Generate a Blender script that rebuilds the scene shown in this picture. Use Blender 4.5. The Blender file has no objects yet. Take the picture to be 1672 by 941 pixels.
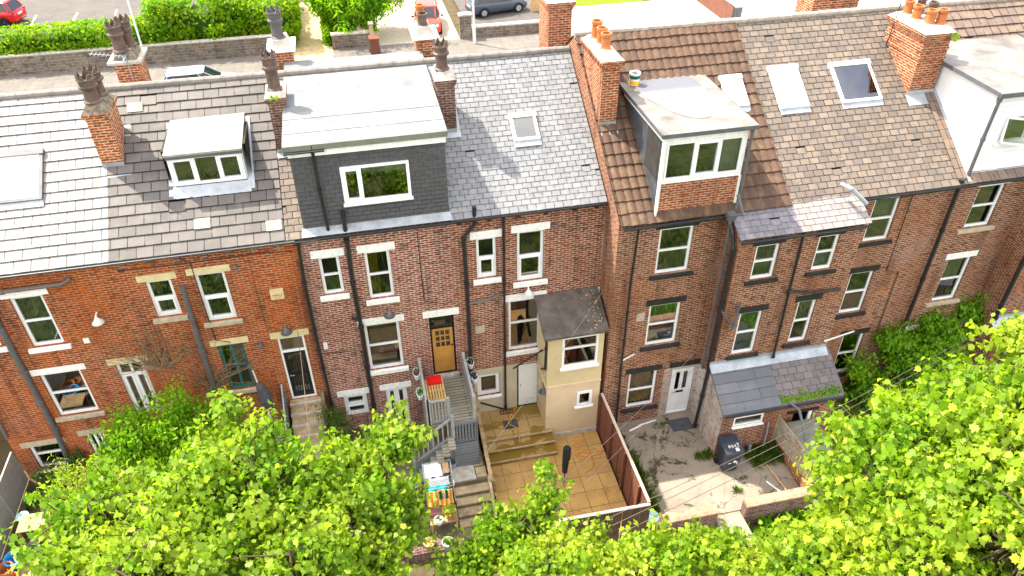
import bpy, bmesh, math, random
import numpy as np
from mathutils import Vector, Matrix, Quaternion
R = math.radians
random.seed(7); rng = np.random.default_rng(7)
sc = bpy.context.scene
col = sc.collection

# ------------------------------------------------------------------ camera
cd = bpy.data.cameras.new('camera'); cam = bpy.data.objects.new('camera', cd); col.objects.link(cam)
cam.location = (0, -18.0, 20.6)
cd.sensor_width = 36.0; cd.lens = 1246.71 / 1672 * 36.0
cd.clip_start = 0.2; cd.clip_end = 2000
p_, r_, a_ = R(37.484), R(-0.4508), R(-12.074)
fw = Vector((-math.sin(a_)*math.cos(p_), math.cos(a_)*math.cos(p_), -math.sin(p_)))
rt = Vector((math.cos(a_), math.sin(a_), 0)); up = rt.cross(fw)
rr = rt*math.cos(r_) + up*math.sin(r_); uu = up*math.cos(r_) - rt*math.sin(r_)
M = Matrix((rr, uu, -fw)).transposed()
cam.rotation_euler = M.to_euler()
sc.camera = cam

# ------------------------------------------------------------------ sky, sun, exposure
SUN = Vector((-0.50, 0.43, 1.0)).normalized()
w = bpy.data.worlds.new('World'); sc.world = w; w.use_nodes = True
nt = w.node_tree; nt.nodes.clear()
sky = nt.nodes.new('ShaderNodeTexSky'); sky.sky_type = 'NISHITA'; sky.sun_disc = False
sky.dust_density = 4.0; sky.air_density = 0.8; sky.ozone_density = 1.0
sky.sun_elevation = math.asin(SUN.z); sky.sun_rotation = math.atan2(SUN.x, SUN.y)
bg = nt.nodes.new('ShaderNodeBackground'); bg.inputs[1].default_value = 0.15
wo = nt.nodes.new('ShaderNodeOutputWorld')
# broken white cloud over the blue
tcw = nt.nodes.new('ShaderNodeTexCoord'); nz = nt.nodes.new('ShaderNodeTexNoise'); nz.inputs['Scale'].default_value = 2.2; nz.inputs['Detail'].default_value = 6; nz.inputs['Roughness'].default_value = .6
cr = nt.nodes.new('ShaderNodeValToRGB'); cr.color_ramp.elements[0].position = .36; cr.color_ramp.elements[1].position = .56
cm_ = nt.nodes.new('ShaderNodeMixRGB'); cm_.inputs[2].default_value = (5.0, 4.8, 4.5, 1)
nt.links.new(tcw.outputs['Generated'], nz.inputs['Vector']); nt.links.new(nz.outputs['Fac'], cr.inputs[0]); nt.links.new(cr.outputs[0], cm_.inputs[0])
nt.links.new(sky.outputs[0], cm_.inputs[1]); nt.links.new(cm_.outputs[0], bg.inputs[0]); nt.links.new(bg.outputs[0], wo.inputs[0])
sd = bpy.data.lights.new('sun', 'SUN'); sd.energy = 2.7; sd.angle = R(0.5); sd.color = (1.0, 0.92, 0.78)
sun = bpy.data.objects.new('sun', sd); col.objects.link(sun)
sun.rotation_euler = SUN.to_track_quat('Z', 'Y').to_euler(); sun.location = (-20, 15, 40)
vs = sc.view_settings
vs.view_transform = 'Standard'; vs.look = 'None'; vs.gamma = 1; vs.use_curve_mapping = False
vs.exposure = 2.1
sc.cycles.max_bounces = 6; sc.cycles.transparent_max_bounces = 12

# ------------------------------------------------------------------ materials
class N:
    def __init__(s, name):
        s.m = bpy.data.materials.new(name); s.m.use_nodes = True
        s.t = s.m.node_tree; s.b = s.t.nodes['Principled BSDF']; s.o = s.t.nodes['Material Output']
    def n(s, typ, **k):
        x = s.t.nodes.new('ShaderNode' + typ)
        for a, v in k.items():
            if a.startswith('i_'):
                key = a[2:]; key = int(key) if key.isdigit() else key.replace('_', ' ')
                x.inputs[key].default_value = v
            else: setattr(x, a, v)
        return x
    def l(s, a, b): s.t.links.new(a, b)
    def uv(s): return s.n('TexCoord').outputs['UV']
    def ob(s): return s.n('NewGeometry').outputs['Position']
    def noise(s, scale, detail=4, rough=.6, vec=None, dist=0):
        x = s.n('TexNoise'); x.inputs['Scale'].default_value = scale; x.inputs['Detail'].default_value = detail
        x.inputs['Roughness'].default_value = rough; x.inputs['Distortion'].default_value = dist
        s.l(vec or s.ob(), x.inputs['Vector']); return x.outputs['Fac']
    def ramp(s, fac, stops):
        x = s.n('ValToRGB'); e = x.color_ramp.elements
        while len(e) < len(stops): e.new(.5)
        for i, (p, c) in enumerate(stops):
            e[i].position = p; e[i].color = (*c, 1) if hasattr(c, '__len__') else (c, c, c, 1)
        s.l(fac, x.inputs[0]); return x.outputs[0]
    def mix(s, fac, a, b, mode='MIX'):
        x = s.n('MixRGB', blend_type=mode)
        for i, v in ((0, fac), (1, a), (2, b)):
            if hasattr(v, 'is_output'): s.l(v, x.inputs[i])
            elif i == 0: x.inputs[0].default_value = v
            else: x.inputs[i].default_value = (*v, 1)
        return x.outputs[0]
    def scale(s, vec, v):
        x = s.n('Mapping'); x.inputs['Scale'].default_value = v; s.l(vec, x.inputs[0]); return x.outputs[0]
    def bump(s, h, strength=.4, dist=.01):
        x = s.n('Bump'); x.inputs['Strength'].default_value = strength; x.inputs['Distance'].default_value = dist
        s.l(h, x.inputs['Height']); s.l(x.outputs[0], s.b.inputs['Normal'])
    def done(s, c, rough=.8, spec=.3, metal=0):
        if hasattr(c, 'is_output'): s.l(c, s.b.inputs['Base Color'])
        else: s.b.inputs['Base Color'].default_value = (*c, 1)
        if hasattr(rough, 'is_output'): s.l(rough, s.b.inputs['Roughness'])
        else: s.b.inputs['Roughness'].default_value = rough
        s.b.inputs['Specular IOR Level'].default_value = spec
        s.b.inputs['Metallic'].default_value = metal
        return s.m

def plain(name, c, rough=.6, spec=.3, var=.25, nscale=3.0, metal=0, bump=0):
    s = N(name)
    f = s.noise(nscale, 5, .65)
    lo = tuple(v*(1-var) for v in c); hi = tuple(min(1, v*(1+var)) for v in c)
    if bump: s.bump(s.noise(nscale*8, 3), bump)
    return s.done(s.ramp(f, [(.3, lo), (.7, hi)]), rough, spec, metal)

def brick(name, c1, c2, mortar, stain, amt=.5, bw=.225, rh=.075, mort=.0155, offs=.5, pale=None):
    s = N(name); uv = s.uv()
    b = s.n('TexBrick', offset=offs); s.l(uv, b.inputs['Vector'])
    for k, v in (('Color1', c1), ('Color2', c2), ('Mortar', mortar)): b.inputs[k].default_value = (*v, 1)
    b.inputs['Scale'].default_value = 1; b.inputs['Mortar Size'].default_value = mort
    b.inputs['Mortar Smooth'].default_value = .05; b.inputs['Bias'].default_value = .05
    b.inputs['Brick Width'].default_value = bw; b.inputs['Row Height'].default_value = rh
    c = b.outputs['Color']
    # single bricks that differ, weather patches, soot streaks
    pb = s.scale(uv, (1/bw*.5, 1/rh*.33, 1)); n1 = s.noise(2.2, 2, .5, pb)
    c = s.mix(s.ramp(n1, [(.52, 0), (.64, .65)]), c, tuple(v*.30 for v in c1))
    n2 = s.noise(.55, 5, .65); c = s.mix(s.ramp(n2, [(.42, 0), (.66, amt)]), c, stain)
    if pale:
        n3 = s.noise(.8, 6, .7, s.scale(s.ob(), (1, 1, .6)), .6)
        c = s.mix(s.ramp(n3, [(.55, 0), (.72, .6)]), c, pale)
    n4 = s.noise(1.0, 4, .6, s.scale(s.ob(), (2.5, 2.5, .25))); c = s.mix(s.ramp(n4, [(.52, 0), (.74, .6)]), c, (.035, .025, .022))
    n5 = s.noise(.38, 7, .72, s.scale(s.ob(), (1, 1, .8)), .4); c = s.mix(s.ramp(n5, [(.46, 0), (.68, .6)]), c, (.5, .42, .40), 'MULTIPLY')
    inv = s.n('Math', operation='SUBTRACT'); inv.inputs[0].default_value = 1; s.l(b.outputs['Fac'], inv.inputs[1])
    s.bump(inv.outputs[0], .6, .012)
    return s.done(c, .85, .2)

def tiles(name, c1, c2, c3, joint, bw, rh, mort=.008, rough=.5, spec=.4, offs=.5, moss=None, streak=.35):
    s = N(name); uv = s.uv()
    b = s.n('TexBrick', offset=offs); s.l(uv, b.inputs['Vector'])
    for k, v in (('Color1', c1), ('Color2', c2), ('Mortar', joint)): b.inputs[k].default_value = (*v, 1)
    b.inputs['Scale'].default_value = 1; b.inputs['Mortar Size'].default_value = mort; b.inputs['Mortar Smooth'].default_value = 0
    b.inputs['Brick Width'].default_value = bw; b.inputs['Row Height'].default_value = rh
    c = b.outputs['Color']
    n1 = s.noise(3, 3, .6, s.scale(uv, (1/bw*.35, 1/rh*.35, 1))); c = s.mix(s.ramp(n1, [(.5, 0), (.7, .7)]), c, c3)
    n2 = s.noise(1.2, 5, .65, s.scale(uv, (2.0, .35, 1))); c = s.mix(s.ramp(n2, [(.45, 0), (.75, streak)]), c, tuple(v*.5 for v in c1))
    if moss:
        n3 = s.noise(1.1, 6, .7); n4 = s.noise(14, 3, .6)
        mm = s.mix(1, s.ramp(n3, [(.5, 0), (.68, 1)]), s.ramp(n4, [(.45, 0), (.62, 1)]), 'MULTIPLY')
        c = s.mix(mm, c, moss)
    n5 = s.noise(9, 4, .7); rg = s.n('MapRange'); s.l(n5, rg.inputs[0])
    rg.inputs[3].default_value = rough-.1; rg.inputs[4].default_value = rough+.12
    s.bump(s.noise(22, 4, .6), .25, .01)
    return s.done(c, rg.outputs[0], spec)

def leaf(name, c1, c2, c3, trans=.35, gloss=.25):
    s = N(name)
    g = s.n('NewGeometry'); c = s.ramp(g.outputs['Random Per Island'], [(0, c1), (.55, c2), (.9, c2), (1, c3)])
    n = s.noise(.7, 3, .6); c = s.mix(s.ramp(n, [(.4, 0), (.7, .5)]), c, c3)
    s.done(c, .45, gloss)
    t = s.n('BsdfTranslucent'); s.l(s.mix(1, c, (1.3, 1.4, .4), 'MULTIPLY'), t.inputs[0])
    mx = s.n('MixShader'); mx.inputs[0].default_value = trans
    s.l(s.b.outputs[0], mx.inputs[1]); s.l(t.outputs[0], mx.inputs[2]); s.l(mx.outputs[0], s.o.inputs[0])
    return s.m

def glass(name, tint=(.80, .86, .83), ior=3.0):
    s = N(name); s.t.nodes.remove(s.b)
    f = s.n('Fresnel'); f.inputs[0].default_value = ior
    bp = s.n('Bump'); bp.inputs['Strength'].default_value = .04; s.l(s.noise(2.5, 2), bp.inputs['Height'])
    tr = s.n('BsdfTransparent'); tr.inputs[0].default_value = (*tint, 1)
    gl = s.n('BsdfGlossy'); gl.inputs['Roughness'].default_value = .015; s.l(bp.outputs[0], gl.inputs['Normal'])
    mx = s.n('MixShader'); s.l(f.outputs[0], mx.inputs[0]); s.l(tr.outputs[0], mx.inputs[1]); s.l(gl.outputs[0], mx.inputs[2])
    s.l(mx.outputs[0], s.o.inputs[0]); return s.m

m = {}
m['brick_orange'] = brick('brick_orange', (.40, .060, .007), (.17, .028, .008), (.45, .25, .14), (.42, .088, .006), .5, pale=(.34, .14, .09))
m['brick_pink'] = brick('brick_pink', (.30, .064, .034), (.12, .026, .018), (.60, .43, .35), (.26, .10, .07), .3, pale=(.36, .25, .21))
m['brick_red'] = brick('brick_red', (.30, .059, .019), (.11, .026, .013), (.56, .39, .29), (.25, .075, .025), .35)
m['brick_brown'] = brick('brick_brown', (.26, .064, .025), (.095, .028, .016), (.44, .30, .21), (.25, .085, .030), .45, pale=(.30, .19, .16))
m['brick_chimney'] = brick('brick_chimney', (.44, .085, .018), (.19, .040, .016), (.58, .38, .24), (.16, .06, .035), .4)
m['brick_dark'] = brick('brick_dark', (.20, .065, .045), (.13, .05, .038), (.33, .25, .21), (.08, .05, .04), .5)
m['brick_white'] = brick('brick_white', (.62, .57, .52), (.56, .50, .46), (.45, .36, .32), (.33, .16, .11), .75)
m['stone_wall'] = brick('stone_wall', (.22, .19, .15), (.15, .125, .10), (.30, .26, .21), (.10, .085, .07), .5, .42, .17, .014)
m['wall_coping'] = plain('wall_coping', (.40, .24, .16), .85, .2, .3, 6, bump=.3)
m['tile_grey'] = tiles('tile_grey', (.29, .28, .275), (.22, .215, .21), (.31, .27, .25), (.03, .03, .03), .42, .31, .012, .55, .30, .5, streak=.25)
m['tile_brown'] = tiles('tile_brown', (.145, .132, .126), (.095, .089, .086), (.16, .136, .12), (.015, .014, .014), .42, .31, .013, .62, .25, .5, streak=.4)
m['slate_blue'] = tiles('slate_blue', (.20, .208, .222), (.15, .156, .17), (.25, .254, .262), (.03, .03, .035), .26, .175, .012, .48, .55, .5, streak=.3)
m['slate_sand'] = tiles('slate_sand', (.21, .165, .13), (.135, .11, .095), (.10, .095, .10), (.035, .028, .024), .30, .20, .014, .65, .25, .5, moss=(.075, .065, .05), streak=.4)
m['slate_purple'] = tiles('slate_purple', (.16, .145, .17), (.11, .105, .125), (.24, .22, .24), (.03, .03, .035), .30, .19, .008, .45, .5, .5)
m['slate_pale'] = tiles('slate_pale', (.27, .245, .235), (.21, .19, .185), (.18, .18, .195), (.06, .05, .045), .34, .19, .010, .5, .4, .5, streak=.15)
m['slate_mossy'] = tiles('slate_mossy', (.17, .15, .155), (.125, .115, .125), (.20, .145, .12), (.03, .027, .025), .32, .24, .010, .6, .3, .5, moss=(.07, .06, .015))
m['slate_slab'] = tiles('slate_slab', (.13, .135, .155), (.10, .105, .125), (.17, .17, .18), (.03, .03, .035), 1.6, .33, .010, .5, .45, .4)
m['slate_hung'] = tiles('slate_hung', (.078, .076, .082), (.062, .061, .066), (.092, .088, .092), (.018, .018, .02), .25, .125, .008, .55, .35, .5, streak=.2)
m['slate_cheek'] = tiles('slate_cheek', (.075, .085, .10), (.05, .058, .07), (.10, .11, .125), (.04, .045, .05), .25, .22, .008, .5, .4, .5)
m['pantile'] = tiles('pantile', (.115, .068, .046), (.075, .048, .037), (.18, .122, .07), (.10, .05, .035), .24, .36, .004, .7, .2, 0, moss=(.09, .06, .03), streak=.55)
m['tile_mixed'] = tiles('tile_mixed', (.20, .14, .105), (.14, .105, .088), (.25, .18, .13), (.025, .02, .018), .3, .33, .012, .6, .3, 0)
m['felt_white'] = plain('felt_white', (.18, .192, .20), .85, .1, .22, 1.6, bump=.15)
m['felt_grey'] = plain('felt_grey', (.18, .168, .155), .5, .4, .5, 1.1)
m['felt_lichen'] = plain('felt_lichen', (.31, .30, .25), .85, .2, .25, 5, bump=.3)
m['felt_brown'] = plain('felt_brown', (.10, .085, .075), .85, .2, .45, 2.4, bump=.3)
m['felt_green'] = plain('felt_green', (.17, .175, .14), .9, .15, .15, 3, bump=.3)
m['upvc'] = plain('upvc', (.80, .81, .82), .35, .4, .05, 2)
m['paint_white'] = plain('paint_white', (.80, .79, .77), .7, .25, .16, 9)
m['paint_cream'] = plain('paint_cream', (.62, .52, .30), .7, .25, .16, 4)
m['stone_sill'] = plain('stone_sill', (.42, .36, .26), .85, .2, .25, 7)
m['paint_black'] = plain('paint_black', (.022, .021, .022), .5, .4, .4, 5)
m['pipe_black'] = plain('pipe_black', (.018, .018, .02), .4, .45, .3, 4)
m['pipe_grey'] = plain('pipe_grey', (.10, .105, .115), .45, .45, .2, 4)
m['pipe_brown'] = plain('pipe_brown', (.13, .10, .09), .45, .45, .2, 4)
m['lead'] = plain('lead', (.34, .37, .41), .35, .6, .25, 3, metal=.25)
m['ridge_tile'] = plain('ridge_tile', (.33, .29, .25), .75, .25, .3, 4)
m['ridge_grey'] = plain('ridge_grey', (.20, .185, .17), .7, .3, .25, 4)
m['terracotta'] = plain('terracotta', (.44, .155, .055), .7, .25, .25, 5)
m['pot_dark'] = plain('pot_dark', (.10, .066, .052), .5, .4, .45, 5)
m['pot_grey'] = plain('pot_grey', (.09, .085, .088), .55, .4, .3, 5)
m['soot'] = plain('soot', (.01, .009, .008), .9, .1)
m['cement'] = plain('cement', (.46, .42, .37), .9, .15, .35, 5, bump=.3)
m['cement_mossy'] = plain('cement_mossy', (.17, .145, .11), .9, .15, .6, 7, bump=.4)
m['render_cream'] = plain('render_cream', (.58, .46, .27), .85, .15, .08, 1.3, bump=.12)
m['render_peach'] = plain('render_peach', (.60, .47, .31), .85, .15, .10, 1.5, bump=.12)
m['render_beige'] = plain('render_beige', (.50, .43, .32), .85, .15, .12, 1.5, bump=.12)
m['cladding'] = tiles('cladding', (.82, .82, .84), (.80, .80, .82), (.83, .83, .85), (.58, .60, .62), 6.0, .15, .008, .5, .3, .3, streak=.03)
m['white_board'] = plain('white_board', (.80, .81, .82), .55, .3, .04, 1)
m['glass'] = glass('glass')
m['glass_sky'] = glass('glass_sky', (.10, .12, .14), 3.2)
m['added_net_curtain'] = plain('added_net_curtain', (.40, .37, .31), .9, .1, .2, 6)  # nets added behind the glass to lighten the panes
m['blind'] = plain('blind', (.62, .66, .66), .7, .2, .05, 2)
m['frosted'] = plain('frosted', (.30, .42, .34), .3, .5, .2, 12)
m['room_beige'] = plain('room_beige', (.26, .22, .175), .9, .1, .3, 1.2)
m['room_dark'] = plain('room_dark', (.045, .042, .038), .9, .1, .4, 1.5)
m['room_warm'] = plain('room_warm', (.40, .20, .10), .9, .1, .5, 2.2)
m['curtain_yellow'] = plain('curtain_yellow', (.90, .58, .02), .8, .2, .25, 9)
m['curtain_ochre'] = plain('curtain_ochre', (.78, .46, .03), .8, .2, .25, 6)
m['oak'] = plain('oak', (.46, .22, .045), .5, .35, .15, 2.5)
m['oak_pale'] = plain('oak_pale', (.60, .38, .14), .5, .35, .15, 4)
m['green_paint'] = plain('green_paint', (.015, .14, .125), .4, .45, .15, 4)
m['black_gloss'] = plain('black_gloss', (.008, .010, .010), .25, .5, .3, 4)
m['galv'] = plain('galv', (.34, .38, .43), .4, .5, .15, 5, metal=.5)
m['steel_white'] = plain('steel_white', (.66, .70, .72), .45, .4, .08, 3)
m['deck_grey'] = tiles('deck_grey', (.30, .275, .215), (.24, .22, .18), (.35, .31, .23), (.05, .05, .05), 3.0, .12, .012, .75, .2, .3, streak=.5)
m['timber_grey'] = plain('timber_grey', (.30, .30, .295), .75, .2, .2, 4)
m['timber_bluegrey'] = tiles('timber_bluegrey', (.165, .18, .20), (.15, .165, .185), (.19, .20, .22), (.05, .055, .06), 4, .14, .010, .6, .3, .3)
m['timber_weathered'] = plain('timber_weathered', (.34, .24, .13), .85, .15, .45, 5)
m['timber_pale'] = plain('timber_pale', (.50, .33, .17), .75, .2, .2, 5)
m['fence_brown'] = plain('fence_brown', (.16, .062, .04), .7, .25, .18, 2)
m['fence_dark'] = plain('fence_dark', (.09, .055, .035), .8, .2, .35, 3)
m['fence_cap'] = plain('fence_cap', (.50, .40, .34), .7, .2, .15, 3)
m['slat_timber'] = plain('slat_timber', (.34, .29, .21), .85, .15, .35, 4)
m['concrete_panel'] = plain('concrete_panel', (.30, .285, .265), .9, .15, .15, 2.5, bump=.25)
m['plastic_navy'] = plain('plastic_navy', (.028, .035, .05), .42, .45, .15, 4)
m['plastic_white'] = plain('plastic_white', (.72, .72, .70), .5, .3, .15, 6)
m['plastic_blue'] = plain('plastic_blue', (.03, .30, .66), .35, .45, .12, 4)
m['plastic_sky'] = plain('plastic_sky', (.36, .62, .74), .4, .45, .12, 4)
m['rubber'] = plain('rubber', (.015, .015, .016), .8, .2)
m['fabric_grey'] = plain('fabric_grey', (.075, .078, .09), .9, .1, .2, 5)
m['fabric_black'] = plain('fabric_black', (.018, .022, .024), .8, .2, .3, 5)
m['fabric_red'] = plain('fabric_red', (.60, .012, .010), .8, .2, .12, 5)
m['fabric_white'] = plain('fabric_white', (.76, .76, .80), .9, .1, .07, 5)
m['fabric_teal'] = plain('fabric_teal', (.03, .36, .40), .9, .1, .15, 6)
m['fabric_green'] = plain('fabric_green', (.01, .11, .085), .9, .1, .15, 6)
def striped(name, c1, c2, sc_):
    s = N(name); wv = s.n('TexWave'); wv.inputs['Scale'].default_value = sc_; s.l(s.uv(), wv.inputs[0])
    return s.done(s.ramp(wv.outputs['Fac'], [(.45, c1), (.55, c2)]), .9, .1)
m['towel_stripes'] = striped('towel_stripes', (.66, .19, .02), (.72, .50, .16), 1.7)
m['hose_orange'] = plain('hose_orange', (.62, .25, .04), .45, .4, .12, 6)
m['soil'] = plain('soil', (.09, .065, .042), .95, .1, .5, 3, bump=.4)
m['stone_step'] = plain('stone_step', (.40, .31, .19), .9, .15, .4, 3, bump=.3)
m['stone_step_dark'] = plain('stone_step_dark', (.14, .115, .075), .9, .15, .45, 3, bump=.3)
m['car_red'] = plain('car_red', (.52, .004, .006), .22, .6, .04, 1)
m['car_orange'] = plain('car_orange', (.60, .045, .02), .22, .6, .04, 1)
m['car_slate'] = plain('car_slate', (.055, .075, .105), .22, .6, .04, 1)
m['car_silver'] = plain('car_silver', (.28, .33, .35), .25, .6, .04, 1)
m['car_glass'] = plain('car_glass', (.012, .016, .02), .05, .7, .2, 1)
m['car_lamp'] = plain('car_lamp', (.7, .72, .74), .1, .7, .05, 1)
m['lamp_red'] = plain('lamp_red', (.45, .01, .012), .2, .6, .1, 1)
m['bark'] = plain('bark', (.075, .06, .035), .9, .15, .35, 8, bump=.4)
m['twig_green'] = plain('twig_green', (.20, .19, .06), .8, .2, .25, 8)
m['twig_dry'] = plain('twig_dry', (.24, .16, .10), .9, .15, .3, 8)
m['leaf_maple'] = leaf('leaf_maple', (.06, .15, .010), (.20, .36, .022), (.50, .54, .07), .55)
m['leaf_lime'] = leaf('leaf_lime', (.07, .17, .010), (.24, .40, .022), (.56, .58, .07), .55)
m['leaf_ash'] = leaf('leaf_ash', (.11, .30, .012), (.20, .42, .014), (.34, .48, .016), .55)
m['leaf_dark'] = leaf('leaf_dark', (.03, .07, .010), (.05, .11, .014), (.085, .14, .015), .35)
m['leaf_ivy'] = leaf('leaf_ivy', (.07, .20, .010), (.17, .37, .013), (.30, .46, .018), .55)
m['leaf_hedge'] = leaf('leaf_hedge', (.09, .23, .006), (.17, .36, .008), (.36, .44, .010), .6)
m['grass'] = leaf('grass', (.05, .11, .012), (.085, .15, .014), (.13, .17, .018), .3)
m['lawn'] = plain('lawn', (.13, .20, .010), .9, .1, .25, 4)

def asphalt():
    s = N('asphalt'); c = s.ramp(s.noise(1.2, 6, .7), [(.3, (.075, .068, .064)), (.7, (.115, .103, .096))])
    c = s.mix(s.ramp(s.noise(60, 2), [(.4, 0), (.7, .4)]), c, (.16, .15, .14)); s.bump(s.noise(80, 3), .3); return s.done(c, .9, .2)
m['asphalt'] = asphalt()
def bank():
    s = N('grass_bank'); c = s.ramp(s.noise(1.1, 7, .8), [(.3, (.02, .035, .010)), (.5, (.055, .085, .02)), (.62, (.11, .10, .045)), (.75, (.07, .11, .02))]); s.bump(s.noise(4, 6, .7), .8, .2); return s.done(c, .9, .1)
m['grass_bank'] = bank()
m['pavement'] = tiles('pavement', (.17, .155, .14), (.15, .137, .125), (.19, .17, .15), (.08, .07, .06), .9, .6, .010, .85, .2, .5)
m['drive_white'] = tiles('drive_white', (.58, .57, .54), (.56, .55, .52), (.60, .58, .55), (.30, .28, .25), 3.2, 2.6, .014, .8, .2, .5, streak=.1)
m['drive_gravel'] = plain('drive_gravel', (.40, .35, .27), .95, .1, .35, 9, bump=.5)
m['drive_sand'] = plain('drive_sand', (.48, .36, .20), .9, .15, .3, 2.5, bump=.3)
m['road_paint'] = plain('road_paint', (.66, .64, .60), .8, .2, .15, 9)
def patio_mat():
    s = N('patio_flags'); uv = s.uv(); b = s.n('TexBrick', offset=0); s.l(uv, b.inputs['Vector'])
    for k, v in (('Color1', (.52, .33, .11)), ('Color2', (.44, .265, .085)), ('Mortar', (.12, .08, .04))): b.inputs[k].default_value = (*v, 1)
    b.inputs['Scale'].default_value = 1; b.inputs['Brick Width'].default_value = .6; b.inputs['Row Height'].default_value = .6
    b.inputs['Mortar Size'].default_value = .012; b.inputs['Mortar Smooth'].default_value = .1
    c = s.mix(s.ramp(s.noise(1.6, 6, .7), [(.4, 0), (.7, .65)]), b.outputs[0], (.34, .165, .05))
    c = s.mix(s.ramp(s.noise(.8, 5, .65), [(.5, 0), (.7, .6)]), c, (.50, .34, .17))
    c = s.mix(s.ramp(s.noise(2.6, 7, .75, None, 1.2), [(.55, 0), (.62, .5)]), c, (.17, .105, .035)); pn = s.noise(.8, 2, .5, s.scale(uv, (1.667, 1.667, 1))); c = s.mix(s.ramp(pn, [(.4, 0), (.6, .35)]), c, (.28, .17, .07)); s.bump(s.noise(14, 5), .2)
    return s.done(c, .7, .3)
m['patio_flags'] = patio_mat()
def patio_wet():
    s = N('patio_algae'); uv = s.uv(); b = s.n('TexBrick', offset=0); s.l(uv, b.inputs['Vector'])
    for k, v in (('Color1', (.40, .26, .10)), ('Color2', (.35, .225, .09)), ('Mortar', (.14, .09, .04))): b.inputs[k].default_value = (*v, 1)
    b.inputs['Scale'].default_value = 1; b.inputs['Brick Width'].default_value = .6; b.inputs['Row Height'].default_value = .6
    b.inputs['Mortar Size'].default_value = .012
    f = s.ramp(s.noise(.9, 5, .6, None, .8), [(.46, 0), (.50, 1)])
    c = s.mix(f, b.outputs[0], (.20, .125, .02)); rg = s.ramp(f, [(0, .7), (1, .3)])
    return s.done(c, rg, .45)
m['patio_algae'] = patio_wet()
def yard_mat():
    s = N('yard_concrete'); c = s.ramp(s.noise(1.1, 6, .7), [(.3, (.20, .165, .13)), (.7, (.30, .255, .205))])
    v = s.n('TexVoronoi', feature='DISTANCE_TO_EDGE'); v.inputs['Scale'].default_value = .55
    wn = s.n('TexNoise'); wn.inputs['Scale'].default_value = 1.3; wn.inputs['Detail'].default_value = 5; s.l(s.ob(), wn.inputs['Vector']); va = s.n('VectorMath', operation='MULTIPLY_ADD'); s.l(wn.outputs['Color'], va.inputs[0]); va.inputs[1].default_value = (1.5, 1.5, 0); s.l(s.ob(), va.inputs[2]); v.inputs['Scale'].default_value = .42; s.l(va.outputs[0], v.inputs['Vector'])
    c = s.mix(s.ramp(v.outputs['Distance'], [(.003, .75), (.010, 0)]), c, (.07, .06, .035))
    mo = s.mix(1, s.ramp(s.noise(.75, 6, .75, None, .5), [(.54, 0), (.585, 1)]), s.ramp(s.noise(5, 4, .7), [(.35, 0), (.48, 1)]), 'MULTIPLY')
    c = s.mix(mo, c, (.055, .052, .022)); s.bump(s.noise(12, 5), .3); return s.done(c, .9, .2)
m['yard_concrete'] = yard_mat()
def soil_mat():
    s = N('garden_soil'); c = s.ramp(s.noise(1.5, 6, .75), [(.3, (.055, .045, .025)), (.55, (.11, .085, .05)), (.75, (.07, .085, .02))])
    s.bump(s.noise(9, 6, .7), .6, .05); return s.done(c, .95, .1)
m['garden_soil'] = soil_mat()

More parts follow.
